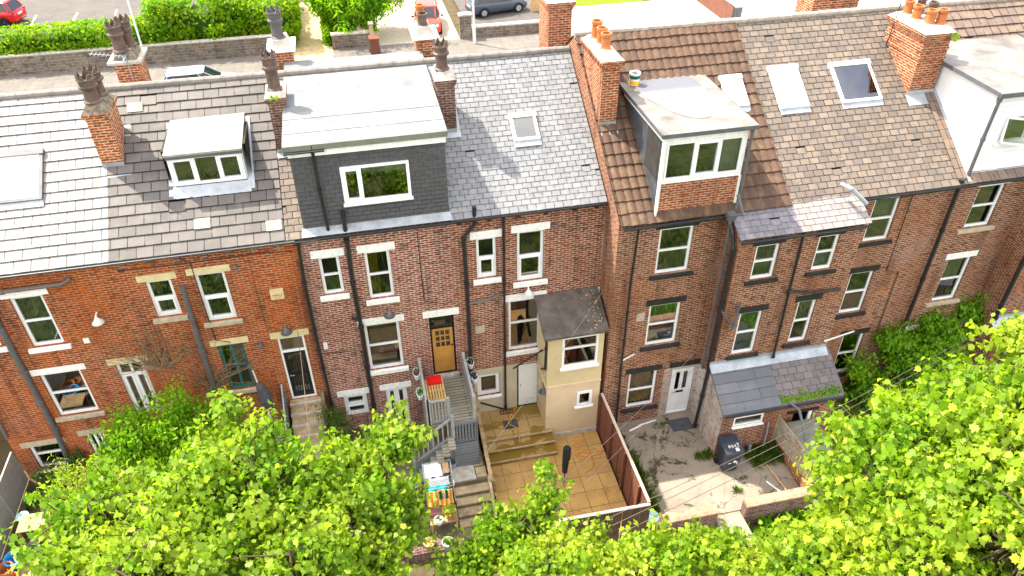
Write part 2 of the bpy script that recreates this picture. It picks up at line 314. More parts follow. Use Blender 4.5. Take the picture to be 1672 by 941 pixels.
# ------------------------------------------------------------------ mesh helpers
class MB:
    """collects faces with planar UVs in metres, then links them as one mesh object"""
    def __init__(s): s.v = []; s.f = []; s.uv = []; s.mi = []; s.k = 0
    def face(s, pts, uv=None):
        pts = [Vector(p) for p in pts]; i = len(s.v); s.v += pts; s.f.append(list(range(i, i+len(pts)))); s.mi.append(s.k)
        if uv is None:
            n = Vector((0, 0, 0))
            for a in range(len(pts)):
                p, q = pts[a], pts[(a+1) % len(pts)]
                n += Vector(((p.y-q.y)*(p.z+q.z), (p.z-q.z)*(p.x+q.x), (p.x-q.x)*(p.y+q.y)))
            if n.length < 1e-12: n = Vector((0, 0, 1))
            n.normalize()
            if abs(n.z) > .96: u, v = Vector((1, 0, 0)), Vector((0, 1, 0))
            else:
                u = Vector((-n.y, n.x, 0)).normalized(); v = n.cross(u)
            uv = [(p.dot(u), p.dot(v)) for p in pts]
        s.uv += uv
    def box(s, x0, x1, y0, y1, z0, z1, skip=''):
        a = [(x, y, z) for z in (z0, z1) for y in (y0, y1) for x in (x0, x1)]
        for k, q in (('d', (0, 2, 3, 1)), ('u', (4, 5, 7, 6)), ('f', (0, 1, 5, 4)), ('b', (3, 2, 6, 7)), ('l', (2, 0, 4, 6)), ('r', (1, 3, 7, 5))):
            if k not in skip: s.face([a[i] for i in q])
    def obox(s, p0, p1, wdt, hgt, upv=(0, 0, 1)):
        """bar from p0 to p1, width wdt sideways, height hgt along upv"""
        p0, p1 = Vector(p0), Vector(p1); d = (p1-p0).normalized(); upv = Vector(upv)
        sd = d.cross(upv)
        if sd.length < 1e-4: sd = d.cross(Vector((0, 1, 0)))
        sd.normalize(); uv_ = sd.cross(d).normalized(); sd *= wdt/2; uv_ *= hgt/2
        A = [p0-sd-uv_, p0+sd-uv_, p0+sd+uv_, p0-sd+uv_]; B = [q+(p1-p0) for q in A]
        for i in range(4): j = (i+1) % 4; s.face([A[i], A[j], B[j], B[i]])
        s.face(A[::-1]); s.face(B)
    def prism(s, poly, ax, a0, a1):
        """poly in the two other axes, extruded along axis ax from a0 to a1"""
        def P(q, a): c = list(q); c.insert(ax, a); return tuple(c)
        A = [P(q, a0) for q in poly]; B = [P(q, a1) for q in poly]; n = len(poly)
        for i in range(n): j = (i+1) % n; s.face([A[i], A[j], B[j], B[i]])
        s.face(A[::-1]); s.face(B)
    def tube(s, pts, r, n=8, cap=True):
        pts = [Vector(p) for p in pts]; rs = r if hasattr(r, '__len__') else [r]*len(pts)
        rings = []; ref = None
        for i, p in enumerate(pts):
            d = (pts[min(i+1, len(pts)-1)] - pts[max(i-1, 0)])
            d = d.normalized() if d.length > 1e-9 else Vector((0, 0, 1))
            if ref is None:
                ref = Vector((0, 0, 1)) if abs(d.z) < .9 else Vector((1, 0, 0))
            a = d.cross(ref).normalized(); b = d.cross(a).normalized(); ref = -b if abs(d.dot(b)) < .99 else ref
            rings.append([p + (a*math.cos(2*math.pi*k/n) + b*math.sin(2*math.pi*k/n))*rs[i] for k in range(n)]); ref = b.cross(d) if False else ref
        i0 = len(s.v)
        for rg in rings: s.v += rg
        L = len(rings)
        for i in range(L-1):
            for k in range(n):
                q = [i0+i*n+k, i0+i*n+(k+1) % n, i0+(i+1)*n+(k+1) % n, i0+(i+1)*n+k]
                s.f.append(q); s.mi.append(s.k); s.uv += [(k/n*.3, i), ((k+1)/n*.3, i), ((k+1)/n*.3, i+1), (k/n*.3, i+1)]
        if cap:
            s.f.append([i0+k for k in range(n)]); s.mi.append(s.k); s.uv += [(0, 0)]*n
            s.f.append([i0+(L-1)*n+k for k in range(n)][::-1]); s.mi.append(s.k); s.uv += [(0, 0)]*n
    def lathe(s, prof, c=(0, 0, 0), n=14, axis='Z', sx=1, sy=1):
        i0 = len(s.v); c = Vector(c)
        for r, z in prof:
            for k in range(n):
                a = 2*math.pi*k/n; p = (r*math.cos(a)*sx, r*math.sin(a)*sy, z)
                if axis == 'X': p = (p[2], p[0], p[1])
                elif axis == 'Y': p = (p[0], p[2], p[1])
                s.v.append(c+Vector(p))
        for i in range(len(prof)-1):
            for k in range(n):
                s.f.append([i0+i*n+k, i0+i*n+(k+1) % n, i0+(i+1)*n+(k+1) % n, i0+(i+1)*n+k]); s.mi.append(s.k)
                s.uv += [(k/n, prof[i][1]), ((k+1)/n, prof[i][1]), ((k+1)/n, prof[i+1][1]), (k/n, prof[i+1][1])]
        for i, rev in ((0, True), (len(prof)-1, False)):
            if prof[i][0] > 1e-4:
                q = [i0+i*n+k for k in range(n)]; s.f.append(q[::-1] if rev else q); s.mi.append(s.k); s.uv += [(0, 0)]*n
    def build(s, name, mats, parent=None, smooth=False, loc=None):
        mats = mats if isinstance(mats, (list, tuple)) else [mats]
        me = bpy.data.meshes.new(name)
        off = Vector(loc) if loc is not None else Vector((0, 0, 0))
        me.from_pydata([tuple(v-off) for v in s.v], [], s.f)
        for q in mats: me.materials.append(m[q] if isinstance(q, str) else q)
        me.polygons.foreach_set('material_index', s.mi)
        ul = me.uv_layers.new(name='UVMap'); ul.data.foreach_set('uv', np.array(s.uv, dtype=np.float32).ravel())
        if smooth: me.polygons.foreach_set('use_smooth', [True]*len(s.f))
        me.update()
        o = bpy.data.objects.new(name, me); col.objects.link(o)
        if parent is not None:
            o.parent = parent
            pl = parent.matrix_world.translation if False else world_loc(parent)
            o.location = off - pl
        else: o.location = off
        return o
def world_loc(o):
    v = Vector((0, 0, 0))
    while o is not None: v += o.location; o = o.parent
    return v
def bev(o, wd=.008, seg=2):
    md = o.modifiers.new('bevel', 'BEVEL'); md.width = wd; md.segments = seg; md.limit_method = 'ANGLE'; return o
def tag(o, label, cat, group=None):
    o['label'] = label; o['category'] = cat
    if group: o['group'] = group
    return o
def thing(name, label, cat, loc=(0, 0, 0), group=None):
    o = bpy.data.objects.new(name, None); col.objects.link(o); o.location = loc; o.empty_display_size = .3
    return tag(o, label, cat, group)
def struct(o, kind='structure'): o['kind'] = kind; return o
def copy_tree(o, loc=None, rz=None, label=None, parent=None):
    c = o.copy(); col.objects.link(c)
    if parent is not None: c.parent = parent
    if loc is not None: c.location = loc
    if rz is not None: c.rotation_euler.z = rz
    if label: c['label'] = label
    for ch in [q for q in o.children]: copy_tree(ch, parent=c)
    return c
# ------------------------------------------------------------------ terrain and streets (the setting)
gb = MB()
gb.face([(-300, -300, .3), (300, -300, .3), (300, 3.0, .3), (-300, 3.0, .3)])
gb.face([(-300, 3.0, .3), (300, 3.0, .3), (300, 3.05, 3.42), (-300, 3.05, 3.42)])
gb.face([(-300, 3.05, 3.42), (300, 3.05, 3.42), (300, 300, 3.42), (-300, 300, 3.42)])
struct(gb.build('ground', 'garden_soil'))
b = MB(); b.box(-200, 200, -200, -6.25, .1, .42, skip='d'); struct(b.build('grass_bank', 'grass_bank'))  # green cover over the soil, added so the windows reflect green
b = MB(); b.box(-120, 120, 11.0, 13.0, 3.40, 3.56); struct(b.build('near_pavement', 'pavement'))
b = MB(); b.box(-120, 120, 13.0, 26.6, 3.36, 3.43); struct(b.build('road', 'asphalt'))
b = MB(); b.box(-120, 120, 26.6, 30.0, 3.36, 3.555); struct(b.build('far_pavement', 'pavement'))
xe = (-3.80,30.20,3.18)[0]
b = MB(); b.box(-70, xe-.05, 30.42, 90, 3.3, 4.5); struct(b.build('upper_terrace', 'garden_soil'))
b = MB(); b.box(-70, -8.6, 32.4, 46, 4.4, 4.56); struct(b.build('upper_road', 'asphalt'))

# ------------------------------------------------------------------ building kit
def bars(mb, y0, y1, x0, x1, z0, z1, t):
    mb.box(x0, x1, y0, y1, z0, z0+t); mb.box(x0, x1, y0, y1, z1-t, z1)
    mb.box(x0, x0+t, y0, y1, z0+t, z1-t); mb.box(x1-t, x1, y0, y1, z0+t, z1-t)
def window_unit(parent, y, r, trans=(), mull=(), inner=(), t=.08, frame='upvc', pane='glass', room='room_beige',
                lintel=None, sill=None, curtain=(), lx=.17, lh=.21, sx=.13, sh=.14, depth=None, label=None, recess=.07, sill_label=None):
    """frame in an opening of a wall that faces -y; trans/mull are fractions; inner = cells with an opening sash"""
    x0, z0, x1, z1 = r; ya, yb = y+recess, y+recess+.07
    f = MB(); bars(f, ya, yb, x0+.004, x1-.004, z0+.004, z1-.004, t)
    xs = [x0+t] + [x0+(x1-x0)*q for q in mull] + [x1-t]; zs = [z0+t] + [z0+(z1-z0)*q for q in trans] + [z1-t]
    for q in xs[1:-1]: f.box(q-.036, q+.036, ya+.003, yb-.003, z0+t, z1-t)
    for q in zs[1:-1]:
        for i in range(len(xs)-1): f.box(xs[i]+(.03 if i else 0), xs[i+1]-(.03 if i < len(xs)-2 else 0), ya+.005, yb-.003, q-.03, q+.03)
    for (i, j) in inner:
        e = .03
        bars(f, ya-.018, yb-.01, xs[i]+(e if i else 0), xs[i+1]-(e if i < len(xs)-2 else 0), zs[j]+(e if j else 0), zs[j+1]-(e if j < len(zs)-2 else 0), .055)
    o = f.build('window', frame, parent, loc=((x0+x1)/2, y, z0))
    if label: o['label'] = label
    p = MB(); p.face([(x0+.03, ya+.04, z0+.03), (x1-.03, ya+.04, z0+.03), (x1-.03, ya+.04, z1-.03), (x0+.03, ya+.04, z1-.03)]); p.build('pane', pane, o)
    d = depth or (1.1 + .5*random.random()); g = .12 + .05*random.random()
    ib = MB(); ib.box(x0-g, x1+g, y+.175, y+d, z0-g*.6, z1+g, skip='f'); ib.build('interior', room, o)
    if lintel: l = MB(); l.box(x0-lx, x1+lx, y-.018, y+.05, z1+.003, z1+lh); bev(l.build('lintel', lintel, o), .006)
    if sill:
        l = MB(); l.prism([(y-.085, z0-sh), (y+.068, z0-sh), (y+.068, z0-.003), (y-.085, z0-.03)], 0, x0-sx, x1+sx)
        so = bev(l.build('sill', sill, o), .006)
        if sill_label: so['label'] = sill_label
    for (fx0, fx1, fz0, fz1, mt) in curtain:
        c = MB(); n = 22; X0 = x0+(x1-x0)*fx0; X1 = x0+(x1-x0)*fx1; Z0 = z0+(z1-z0)*fz0; Z1 = z0+(z1-z0)*fz1
        amp = .03 if 'blind' not in mt else 0
        q = [(X0+(X1-X0)*i/n, yb+.09+amp*math.sin(i*1.9)) for i in range(n+1)]
        for i in range(n): c.face([(*q[i], Z0), (*q[i+1], Z0), (*q[i+1], Z1), (*q[i], Z1)])
        c.build('blind' if 'blind' in mt else 'curtain', mt, o)
    return o

class House:
    def __init__(s, label, x0, x1, y, z0, ze, mat, name='terraced_house'):
        s.x0, s.x1, s.y, s.z0, s.ze, s.mat = x0, x1, y, z0, ze, mat; s.op = []
        s.e = thing(name, label, 'house', ((x0+x1)/2, y, z0), 'terraced houses in the row')
    def win(s, r, **k):
        s.op.append(tuple(r)); return window_unit(s.e, s.y, r, **k)
    def finish(s, bands=(), back=8.6, ridge=(4.25, 12.12), ze_back=9.3, sides='lr', extra=None):
        b = MB(); xs = {s.x0, s.x1}; zs = {s.z0, s.ze}; mats = [s.mat]
        for r in s.op: xs |= {r[0], r[2]}; zs |= {r[1], r[3]}
        for bd in bands: xs |= {bd[0], bd[2]}; zs |= {bd[1], bd[3]}; mats.append(bd[4])
        xs = sorted(q for q in xs if s.x0 <= q <= s.x1); zs = sorted(q for q in zs if s.z0 <= q <= s.ze); y = s.y
        for i in range(len(xs)-1):
            for j in range(len(zs)-1):
                cx, cz = (xs[i]+xs[i+1])/2, (zs[j]+zs[j+1])/2
                if any(r[0] < cx < r[2] and r[1] < cz < r[3] for r in s.op): continue
                b.k = 0
                for q, bd in enumerate(bands):
                    if bd[0] < cx < bd[2] and bd[1] < cz < bd[3]: b.k = q+1
                b.face([(xs[i], y, zs[j]), (xs[i+1], y, zs[j]), (xs[i+1], y, zs[j+1]), (xs[i], y, zs[j+1])])
        b.k = 0
        for (a0, c0, a1, c1) in s.op:
            d = y+.17
            b.face([(a0, y, c0), (a0, y, c1), (a0, d, c1), (a0, d, c0)]); b.face([(a1, y, c1), (a1, y, c0), (a1, d, c0), (a1, d, c1)])
            b.face([(a0, y, c1), (a1, y, c1), (a1, d, c1), (a0, d, c1)]); b.face([(a1, y, c0), (a0, y, c0), (a0, d, c0), (a1, d, c0)])
        for k, X in (('l', s.x0+.003), ('r', s.x1-.003)):
            if k in sides:
                g = [(X, y, s.z0), (X, y, s.ze), (X, ridge[0], ridge[1]-.02), (X, back, ze_back), (X, back, s.z0)]
                b.face(g if k == 'l' else g[::-1])
        b.face([(s.x1, back, s.z0), (s.x0, back, s.z0), (s.x0, back, ze_back), (s.x1, back, ze_back)])
        if extra: extra(b, mats)
        s.w = b.build('wall', mats, s.e)
        return s.w

def tiled(mb, x0, x1, ye, ze, yr, zr, bw, rh, lip=.012, jit=.3, over=.0, offs=.5):
    L = math.hypot(yr-ye, zr-ze); n = max(1, round(L/rh)); g = L/n; ds = Vector((0, (yr-ye)/L, (zr-ze)/L)); nn = Vector((0, -ds.z, ds.y))
    if nn.z < 0: nn = -nn
    o = Vector((0, ye, ze)); sgn = 1 if yr > ye else -1
    for i in range(n):
        sh = (offs*bw) if i % 2 == 0 else 0
        k0 = math.floor((x0+sh)/bw); cuts = [x0]
        k = k0+1
        while k*bw-sh < x1: cuts.append(k*bw-sh); k += 1
        cuts.append(x1)
        for a, c in zip(cuts[:-1], cuts[1:]):
            if c-a < .004: continue
            l1 = lip*(1+jit*random.uniform(-1, 1)); l2 = lip*(1+jit*random.uniform(-1, 1)); dz = random.uniform(-1, 1)*.004*jit
            s0 = i*g+dz-(over if i == 0 else 0); s1 = (i+1)*g+.012
            if random.random() < .006 and i > 0: s0 -= .05; s1 -= .05
            p = lambda x, s_, h: Vector((x, 0, 0))+o+ds*s_+nn*(h+.016*math.sin(x*.9+1)*math.sin(s_*.6)+.010*math.sin(s_*1.7+x*.6)*min(1, s_))
            q = [p(a, s0, l1), p(c, s0, l2), p(c, s1, lip*.15), p(a, s1, lip*.15)]
            uvq = [(a, i*rh), (c, i*rh), (c, (i+1)*rh), (a, (i+1)*rh)]
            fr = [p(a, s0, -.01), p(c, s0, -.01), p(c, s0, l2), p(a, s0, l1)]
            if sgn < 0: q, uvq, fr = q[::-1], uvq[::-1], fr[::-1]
            mb.face(q, uvq); mb.face(fr, [(a, i*rh-.002), (c, i*rh-.002), (c, i*rh+.002), (a, i*rh+.002)])  # lip front takes the dark joint colour, painting in the course shade line
def pantiled(mb, x0, x1, ye, ze, yr, zr, per=.24, rh=.36, amp=.042):
    L = math.hypot(yr-ye, zr-ze); n = round(L/rh); g = L/n; ds = Vector((0, (yr-ye)/L, (zr-ze)/L)); nn = Vector((0, -ds.z, ds.y))
    o = Vector((0, ye, ze)); m_ = int((x1-x0)/per*8)
    wave = lambda x: amp*(abs(math.sin(math.pi*x/per))**.7)
    for i in range(n):
        jt = [random.uniform(-.012, .012) for _ in range(200)]; jh = [random.uniform(-.006, .006) for _ in range(200)]
        for k in range(m_):
            a = x0+(x1-x0)*k/m_; c = x0+(x1-x0)*(k+1)/m_; t = int((a-x0)/per) % 200
            p = lambda x, s_, h: Vector((x, 0, 0))+o+ds*s_+nn*h
            s0 = i*g+jt[t]; s1 = (i+1)*g+.03; la, lc = wave(a)+.045+jh[t], wave(c)+.045+jh[t]
            mb.face([p(a, s0, la), p(c, s0, lc), p(c, s1, wave(c)), p(a, s1, wave(a))], [(a, i*rh), (c, i*rh), (c, (i+1)*rh), (a, (i+1)*rh)])
            mb.face([p(a, s0, la-.06), p(c, s0, lc-.06), p(c, s0, lc), p(a, s0, la)], [(a, i*rh-.001), (c, i*rh-.001), (c, i*rh+.001), (a, i*rh+.001)])
def ridge_line(parent, x0, x1, y, z, mat, r=.105, seg=.46):
    b = MB(); n = max(1, round((x1-x0)/seg)); d = (x1-x0)/n
    for i in range(n):
        a = x0+i*d; dz = random.uniform(-.008, .008)
        b.tube([(a+.004, y, z+dz), (a+.05, y, z+dz), (a+.055, y, z+dz), (a+d-.004, y, z+dz)], [r*1.08, r*1.08, r, r*.97], 10)
    return b.build('ridge', mat, parent)
def pipe(parent, pts, r, mat, name='downpipe', collars=()):
    b = MB(); b.tube(pts, r, 8)
    P = [Vector(p) for p in pts]
    for i in range(len(P)-1):
        L = (P[i+1]-P[i]).length
        for q in ([.02, .5, .98] if L > 2.2 else ([.03] if L > .8 else [])):
            c = P[i].lerp(P[i+1], q); d = (P[i+1]-P[i]).normalized()*.05
            b.tube([c-d, c+d], r*1.35, 8)
    return b.build(name, mat, parent)
def gutter(parent, x0, x1, y, z, mat, r=.065):
    b = MB(); n = 6; prof = []
    for k in range(n+1): a = math.pi+math.pi*k/n; prof.append((y+r*math.cos(a), z+r*math.sin(a)))
    inn = [(y+(q[0]-y)*.8, z+.004+(q[1]-z)*.75) for q in prof[::-1]]
    b.prism(prof+inn, 0, x0, x1)
    return b.build('gutter', mat, parent)

def crown_pot(mb, x, y, z, h=.75, r=.16, spikes=True, n=20):
    """tall chimney pot: foot ring, tapered body, louvred head with spikes"""
    mb.lathe([(r*1.1, 0), (r*1.15, .05), (r*.92, .09), (r*.85, h*.45), (r*.9, h*.55), (r*1.18, h*.60), (r*1.2, h*.66), (r*1.0, h*.70), (r*1.02, h*.86), (r*1.2, h*.90), (r*1.12, h*.95), (r*.85, h*.95), (r*.8, h*.6)], (x, y, z), n)
    if spikes:
        for k in range(7):
            a = 2*math.pi*k/7; ca, sa = math.cos(a), math.sin(a); R_ = r*1.08; t = Vector((-sa, ca, 0))*r*.40; o = Vector((x+ca*R_, y+sa*R_, z+h*.93)); i_ = Vector((ca, sa, 0))*.035
            tip = o+Vector((-ca*.01, -sa*.01, .15))
            mb.face([o-t, o+t, tip]); mb.face([o+t-i_, o-t-i_, tip-i_*.5]); mb.face([o-t, tip, tip-i_*.5, o-t-i_]); mb.face([o+t, o+t-i_, tip-i_*.5, tip])
def plain_pot(mb, x, y, z, h=.42, r=.135, n=14):
    mb.lathe([(r*1.08, 0), (r*1.08, .04), (r*.95, .07), (r*.9, h*.8), (r*1.12, h*.84), (r*1.12, h), (r*.82, h), (r*.78, h*.3)], (x, y, z), n)
def chimney(parent, x0, x1, y0, y1, zb, zt, pots, mat='brick_chimney', cap='cement', corbel=2, flash=True, label=None, cap_h=.10, split=0):
    b = MB(); b.box(x0, x1, y0, y1, zb, zt-.16*corbel/2, skip='d')
    for k in range(corbel):
        e = .03*(k+1); z = zt-.08*(corbel-k); b.box(x0-e, x1+e, y0-e, y1+e, z, z+.08)
    o = b.build('chimney', mat, parent, loc=((x0+x1)/2, (y0+y1)/2, zb))
    if label: o['label'] = label
    e = .03*corbel-.01; c = MB(); zt2 = zt+cap_h
    A = [(x0-e, y0-e, zt+.002), (x1+e, y0-e, zt+.002), (x1+e, y1+e, zt+.002), (x0-e, y1+e, zt+.002)]; i = .10
    B = [(x0+i, y0+i, zt2), (x1-i, y0+i, zt2), (x1-i, y1-i, zt2), (x0+i, y1-i, zt2)]
    for k in range(4): j = (k+1) % 4; c.face([A[k], A[j], B[j], B[k]])
    c.face(B); c.build('cap', cap, o)
    for (kind, x, y, h, r, mt) in pots:
        pb = MB(); (crown_pot if kind == 'crown' else plain_pot)(pb, x, y, zt2-.03, h, r); po = pb.build('chimney_pot', mt, o, smooth=False)
    return o
def flashing(parent, x0, x1, y0, y1, pitch, ye, ze, e=.14):
    """lead apron round a chimney or dormer foot on the rear slope"""
    t = math.tan(R(pitch)); z = lambda y: ze+(y-ye)*t+.028
    b = MB(); b.face([(x0-e*.4, y0-e*1.6, z(y0-e*1.6)), (x1+e, y0-e*1.6, z(y0-e*1.6)), (x1+e, y0, z(y0)), (x0-e*.4, y0, z(y0))])
    b.face([(x1, y0, z(y0)), (x1+e, y0, z(y0)), (x1+e, y1, z(y1)), (x1, y1, z(y1))])
    b.face([(x0-.001, y0-.012, z(y0)), (x1+.001, y0-.012, z(y0)), (x1+.001, y0-.012, z(y0)+.12), (x0-.001, y0-.012, z(y0)+.12)])
    return b.build('flashing', 'lead', parent)
def rooflight(parent, x0, x1, y0, y1, pitch, ye, ze, frame='steel_white', room='room_beige', pane='glass_sky', label=None):
    t = math.tan(R(pitch)); c = math.cos(R(pitch)); nn = Vector((0, -math.sin(R(pitch)), c)); ds = Vector((0, c, math.sin(R(pitch))))
    L = (y1-y0)/c; o = Vector((0, y0, ze+(y0-ye)*t))
    P = lambda x, s_, h: Vector((x, 0, 0))+o+ds*s_+nn*h
    b = MB()
    def bar(xa, xb, sa, sb, h0, h1):
        A = [P(xa, sa, h0), P(xb, sa, h0), P(xb, sb, h0), P(xa, sb, h0)]; B = [P(xa, sa, h1), P(xb, sa, h1), P(xb, sb, h1), P(xa, sb, h1)]
        for i in range(4): j = (i+1) % 4; b.face([A[i], A[j], B[j], B[i]])
        b.face(B)
    f = .085
    hh = .0
    bar(x0, x1, 0, f, 0, .10); bar(x0, x0+f, f, L-f, 0, .095); bar(x1-f, x1, f, L-f, 0, .095); bar(x0-.02, x1+.02, L-f*1.5, L+.03, 0, .125)
    w_ = b.build('rooflight', frame, parent, loc=P((x0+x1)/2, L/2, 0))
    if label: w_['label'] = label
    g = MB(); g.face([P(x0+f, f, .085), P(x1-f, f, .085), P(x1-f, L-f, .085), P(x0+f, L-f, .085)]); g.build('pane', pane, w_)
    fl = MB(); fl.face([P(x0-.02, -.18, .034), P(x1+.02, -.18, .034), P(x1+.02, 0, .05), P(x0-.02, 0, .05)]); fl.build('flashing', 'lead', w_)
    return w_
def tag_light(parent, x, y, z, mat='plastic_white'):
    """bulkhead lamp under a hood on a wall"""
    b = MB(); b.lathe([(.03, .0), (.05, -.06), (.17, -.20), (.16, -.21), (.04, -.10)], (x, y-.16, z+.12), 10); b.tube([(x, y, z+.14), (x, y-.16, z+.14), (x, y-.16, z+.08)], .02, 6)
    return b.build('wall_lamp', mat, parent, smooth=True)
def wall_box(parent, name, r, y, mat, proud=.03):
    b = MB(); b.box(r[0], r[2], y-proud, y+.01, r[1], r[3]); return b.build(name, mat, parent)
def corbels(parent, xs, y, z, mat):
    for x in xs: b = MB(); b.prism([(y+.01, z), (y+.01, z-.22), (y-.05, z-.2), (y-.16, z-.06), (y-.16, z)], 0, x-.05, x+.05); b.build('gutter_bracket', mat, parent)
T33, T35 = math.tan(R(33)), math.tan(R(35)); YE, ZE, YR, ZR = -.16, 9.27, 4.25, 12.12
E5, Z5, R5, ZR5 = -1.36, 9.11, 3.80, 12.72
def roof_part(parent, x0, x1, mat, bw, rh, lip, hi=False, jit=.3, offs=.5, ridge='ridge_tile', pan=False, front=True):
    ye, ze, yr, zr = (E5, Z5, R5, ZR5) if hi else (YE, ZE, YR, ZR); b = MB()
    if pan: pantiled(b, x0, x1, ye, ze, yr, zr)
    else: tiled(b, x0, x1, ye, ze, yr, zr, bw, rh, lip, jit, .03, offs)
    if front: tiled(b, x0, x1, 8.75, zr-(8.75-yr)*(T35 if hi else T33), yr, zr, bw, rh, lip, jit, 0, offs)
    o = b.build('roof', mat, parent); ridge_line(o, x0, x1, yr, zr+.0, ridge); return o
# ================================================================== HOUSE 1 (cut by the left edge)
H = House('orange brick terraced house with a pale grey tiled roof at the left edge', -11.42, -6.77, 0, .3, 9.3, 'brick_orange')
H.win((-9.52,6.70,-8.71,8.41), trans=(.5,), lintel='paint_white', sill='paint_white', room='room_beige', curtain=((0,.96,.0,.97,'added_net_curtain'),))
H.win((-9.75,4.03,-8.66,5.71), trans=(.52,), lintel='paint_white', sill='stone_sill', room='room_beige')
H.win((-11.00,1.97,-10.11,2.99), trans=(.6,), lintel='stone_sill', sill='paint_white', room='room_dark', sh=.08)
H.win((-9.36,1.86,-8.93,3.13), mull=(.5,), lintel='stone_sill', room='room_beige')
fr = (-7.75,3.62,-7.00,5.70)
H.win(fr, trans=(.78,), mull=(.5,), inner=((0,0),(1,0)), lintel='paint_cream', room='room_dark', label='white glazed double door with a top light')
H.win((-10.87,6.89,-10.23,8.40), trans=(.5,), lintel='paint_white', sill='paint_white')
H.finish()
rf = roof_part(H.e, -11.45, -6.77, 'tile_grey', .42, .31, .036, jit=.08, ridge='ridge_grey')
gutter(H.e, -11.42, -6.77, -.22, 9.27, 'pipe_grey', .075)
rooflight(H.e, -10.35, -8.35, 1.48, 2.72, 33, YE, ZE, 'pipe_grey', pane='blind')  # pane is a plain opaque white sheet, not glass
pipe(H.e, [(-10.47,-0.10,8.61), (-9.57,-0.10,8.71), (-8.11,-0.10,8.72), (-7.86,-0.06,8.83)], .06, 'pipe_brown')
pipe(H.e, [(-9.97,-0.09,8.21), (-10.00,-0.09,7.57), (-10.01,-0.09,6.02), (-10.01,-0.09,3.63), (-10.12,-0.09,1.99)], .075, 'pipe_grey')
pipe(H.e, [(-11.20,-0.09,5.47), (-11.33,-0.09,3.58)], .05, 'pipe_brown')
wall_box(H.e, 'air_brick', (-8.24,6.62,-8.09,6.79), 0, 'paint_white', .02)

# ================================================================== HOUSE 2
H = House('orange brick terraced house with brown roof tiles and a small three-light dormer', -6.77, -2.12, 0, .3, 9.3, 'brick_orange')
H.win((-6.18,7.14,-5.52,8.39), trans=(.5,), inner=((0,0),), lintel='paint_cream', sill='stone_sill', room='room_dark', curtain=((0,1,0,.5,'frosted'),))
H.win((-4.92,6.76,-4.13,8.42), trans=(.5,), inner=((0,0),), lintel='paint_cream', sill='stone_sill', room='room_beige')
H.win((-4.91,4.06,-4.18,5.86), trans=(.52,), mull=(.5,), frame='green_paint', lintel='paint_cream', sill='stone_sill', room='room_beige', label='dark green painted kitchen window')
dr = (-3.23,3.27,-2.46,5.82)
H.op.append(dr)
def glazed_leaf(parent, r, y, frame, leaf, rows, label=None):
    x0, z0, x1, z1 = r; f = MB(); bars(f, y+.03, y+.12, x0+.004, x1-.004, z0+.004, z1-.004, .06); zt = z0+(z1-z0)*.77
    f.box(x0+.06, x1-.06, y+.035, y+.115, zt-.03, zt+.03); o = f.build('door', frame, parent, loc=((x0+x1)/2, y, z0))
    if label: o['label'] = label
    l = MB(); bars(l, y+.05, y+.10, x0+.065, x1-.065, z0+.07, zt-.035, .10)
    l.box(x0+.16, x1-.16, y+.055, y+.095, z0+.17, z0+.24); zm = z0+(zt-z0)*.52; l.box(x0+.165, x1-.165, y+.052, y+.098, zm-.06, zm+.06)
    for k in range(rows): X = x0+.2+(x1-x0-.4)*(k+.5)/rows; l.box(X-.009, X+.009, y+.06, y+.075, z0+.25, zm-.065); l.box(X-.009, X+.009, y+.06, y+.075, zm+.065, zt-.14)
    l.build('door_leaf', leaf, o)
    p = MB(); p.face([(x0+.05, y+.085, z0+.05), (x1-.05, y+.085, z0+.05), (x1-.05, y+.085, z1-.05), (x0+.05, y+.085, z1-.05)]); p.build('pane', 'glass', o)
    h = MB(); h.tube([(x0+.13, y+.04, zm), (x0+.13, y-.02, zm), (x0+.25, y-.02, zm)], .013, 6); h.build('handle', 'galv', o)
    ib = MB(); ib.box(x0-.1, x1+.1, y+.175, y+1.3, z0-.05, z1+.1, skip='f'); ib.build('interior', 'room_dark', o)
    return o
glazed_leaf(H.e, dr, 0, 'upvc', 'black_gloss', 5, 'black panelled door in a white frame')
wall_box(H.e, 'lintel', (dr[0]-.17, dr[3]+.003, dr[2]+.17, dr[3]+.22), 0, 'paint_cream', .018)
H.finish()
rf = roof_part(H.e, -6.77, -2.36, 'tile_brown', .42, .31, .036, jit=.12, ridge='ridge_grey')
gutter(H.e, -6.76, -2.12, -.22, 9.27, 'pipe_grey', .075)
b = MB()
for x in (-6.55, -5.85, -5.2, -4.5, -3.85, -3.2, -2.6): b = MB(); b.box(x-.09, x+.09, -.07, .01, 8.98, 9.14); b.build('eaves_dentil', 'brick_dark', H.e)
# three replaced pale tiles
b = MB()
for (x, y) in ((-6.02, 3.62), (-4.42, .45), (-2.6, .2)):
    b = MB(); z = ZE+(y-YE)*T33+.045; b.face([(x-.21, y-.13, z-.13*T33+.006), (x+.2, y-.13, z-.13*T33+.006), (x+.2, y+.13, z+.13*T33), (x-.21, y+.13, z+.13*T33)]); b.build('replacement_tile', 'felt_lichen', H.e)
c = chimney(H.e, -6.87, -6.32, 2.13, 3.14, 10.3, 12.30, [('crown', -6.62, 2.42, .70, .20, 'pot_dark'), ('crown', -6.57, 2.88, .70, .20, 'pot_dark')], cap='cement_mossy', corbel=2, cap_h=.22, label='rear brick stack with two spiked dark pots')
flashing(c, -6.87, -6.32, 2.13, 3.2, 33, YE, ZE, .17)
c = chimney(H.e, -6.68, -6.02, 5.3, 6.2, 10.2, 12.42, [('crown', -6.43, 5.52, .8, .19, 'pot_dark'), ('crown', -6.27, 5.95, .8, .19, 'pot_dark')], cap='cement_mossy', corbel=1, cap_h=.30, label='front brick stack with a tv aerial')
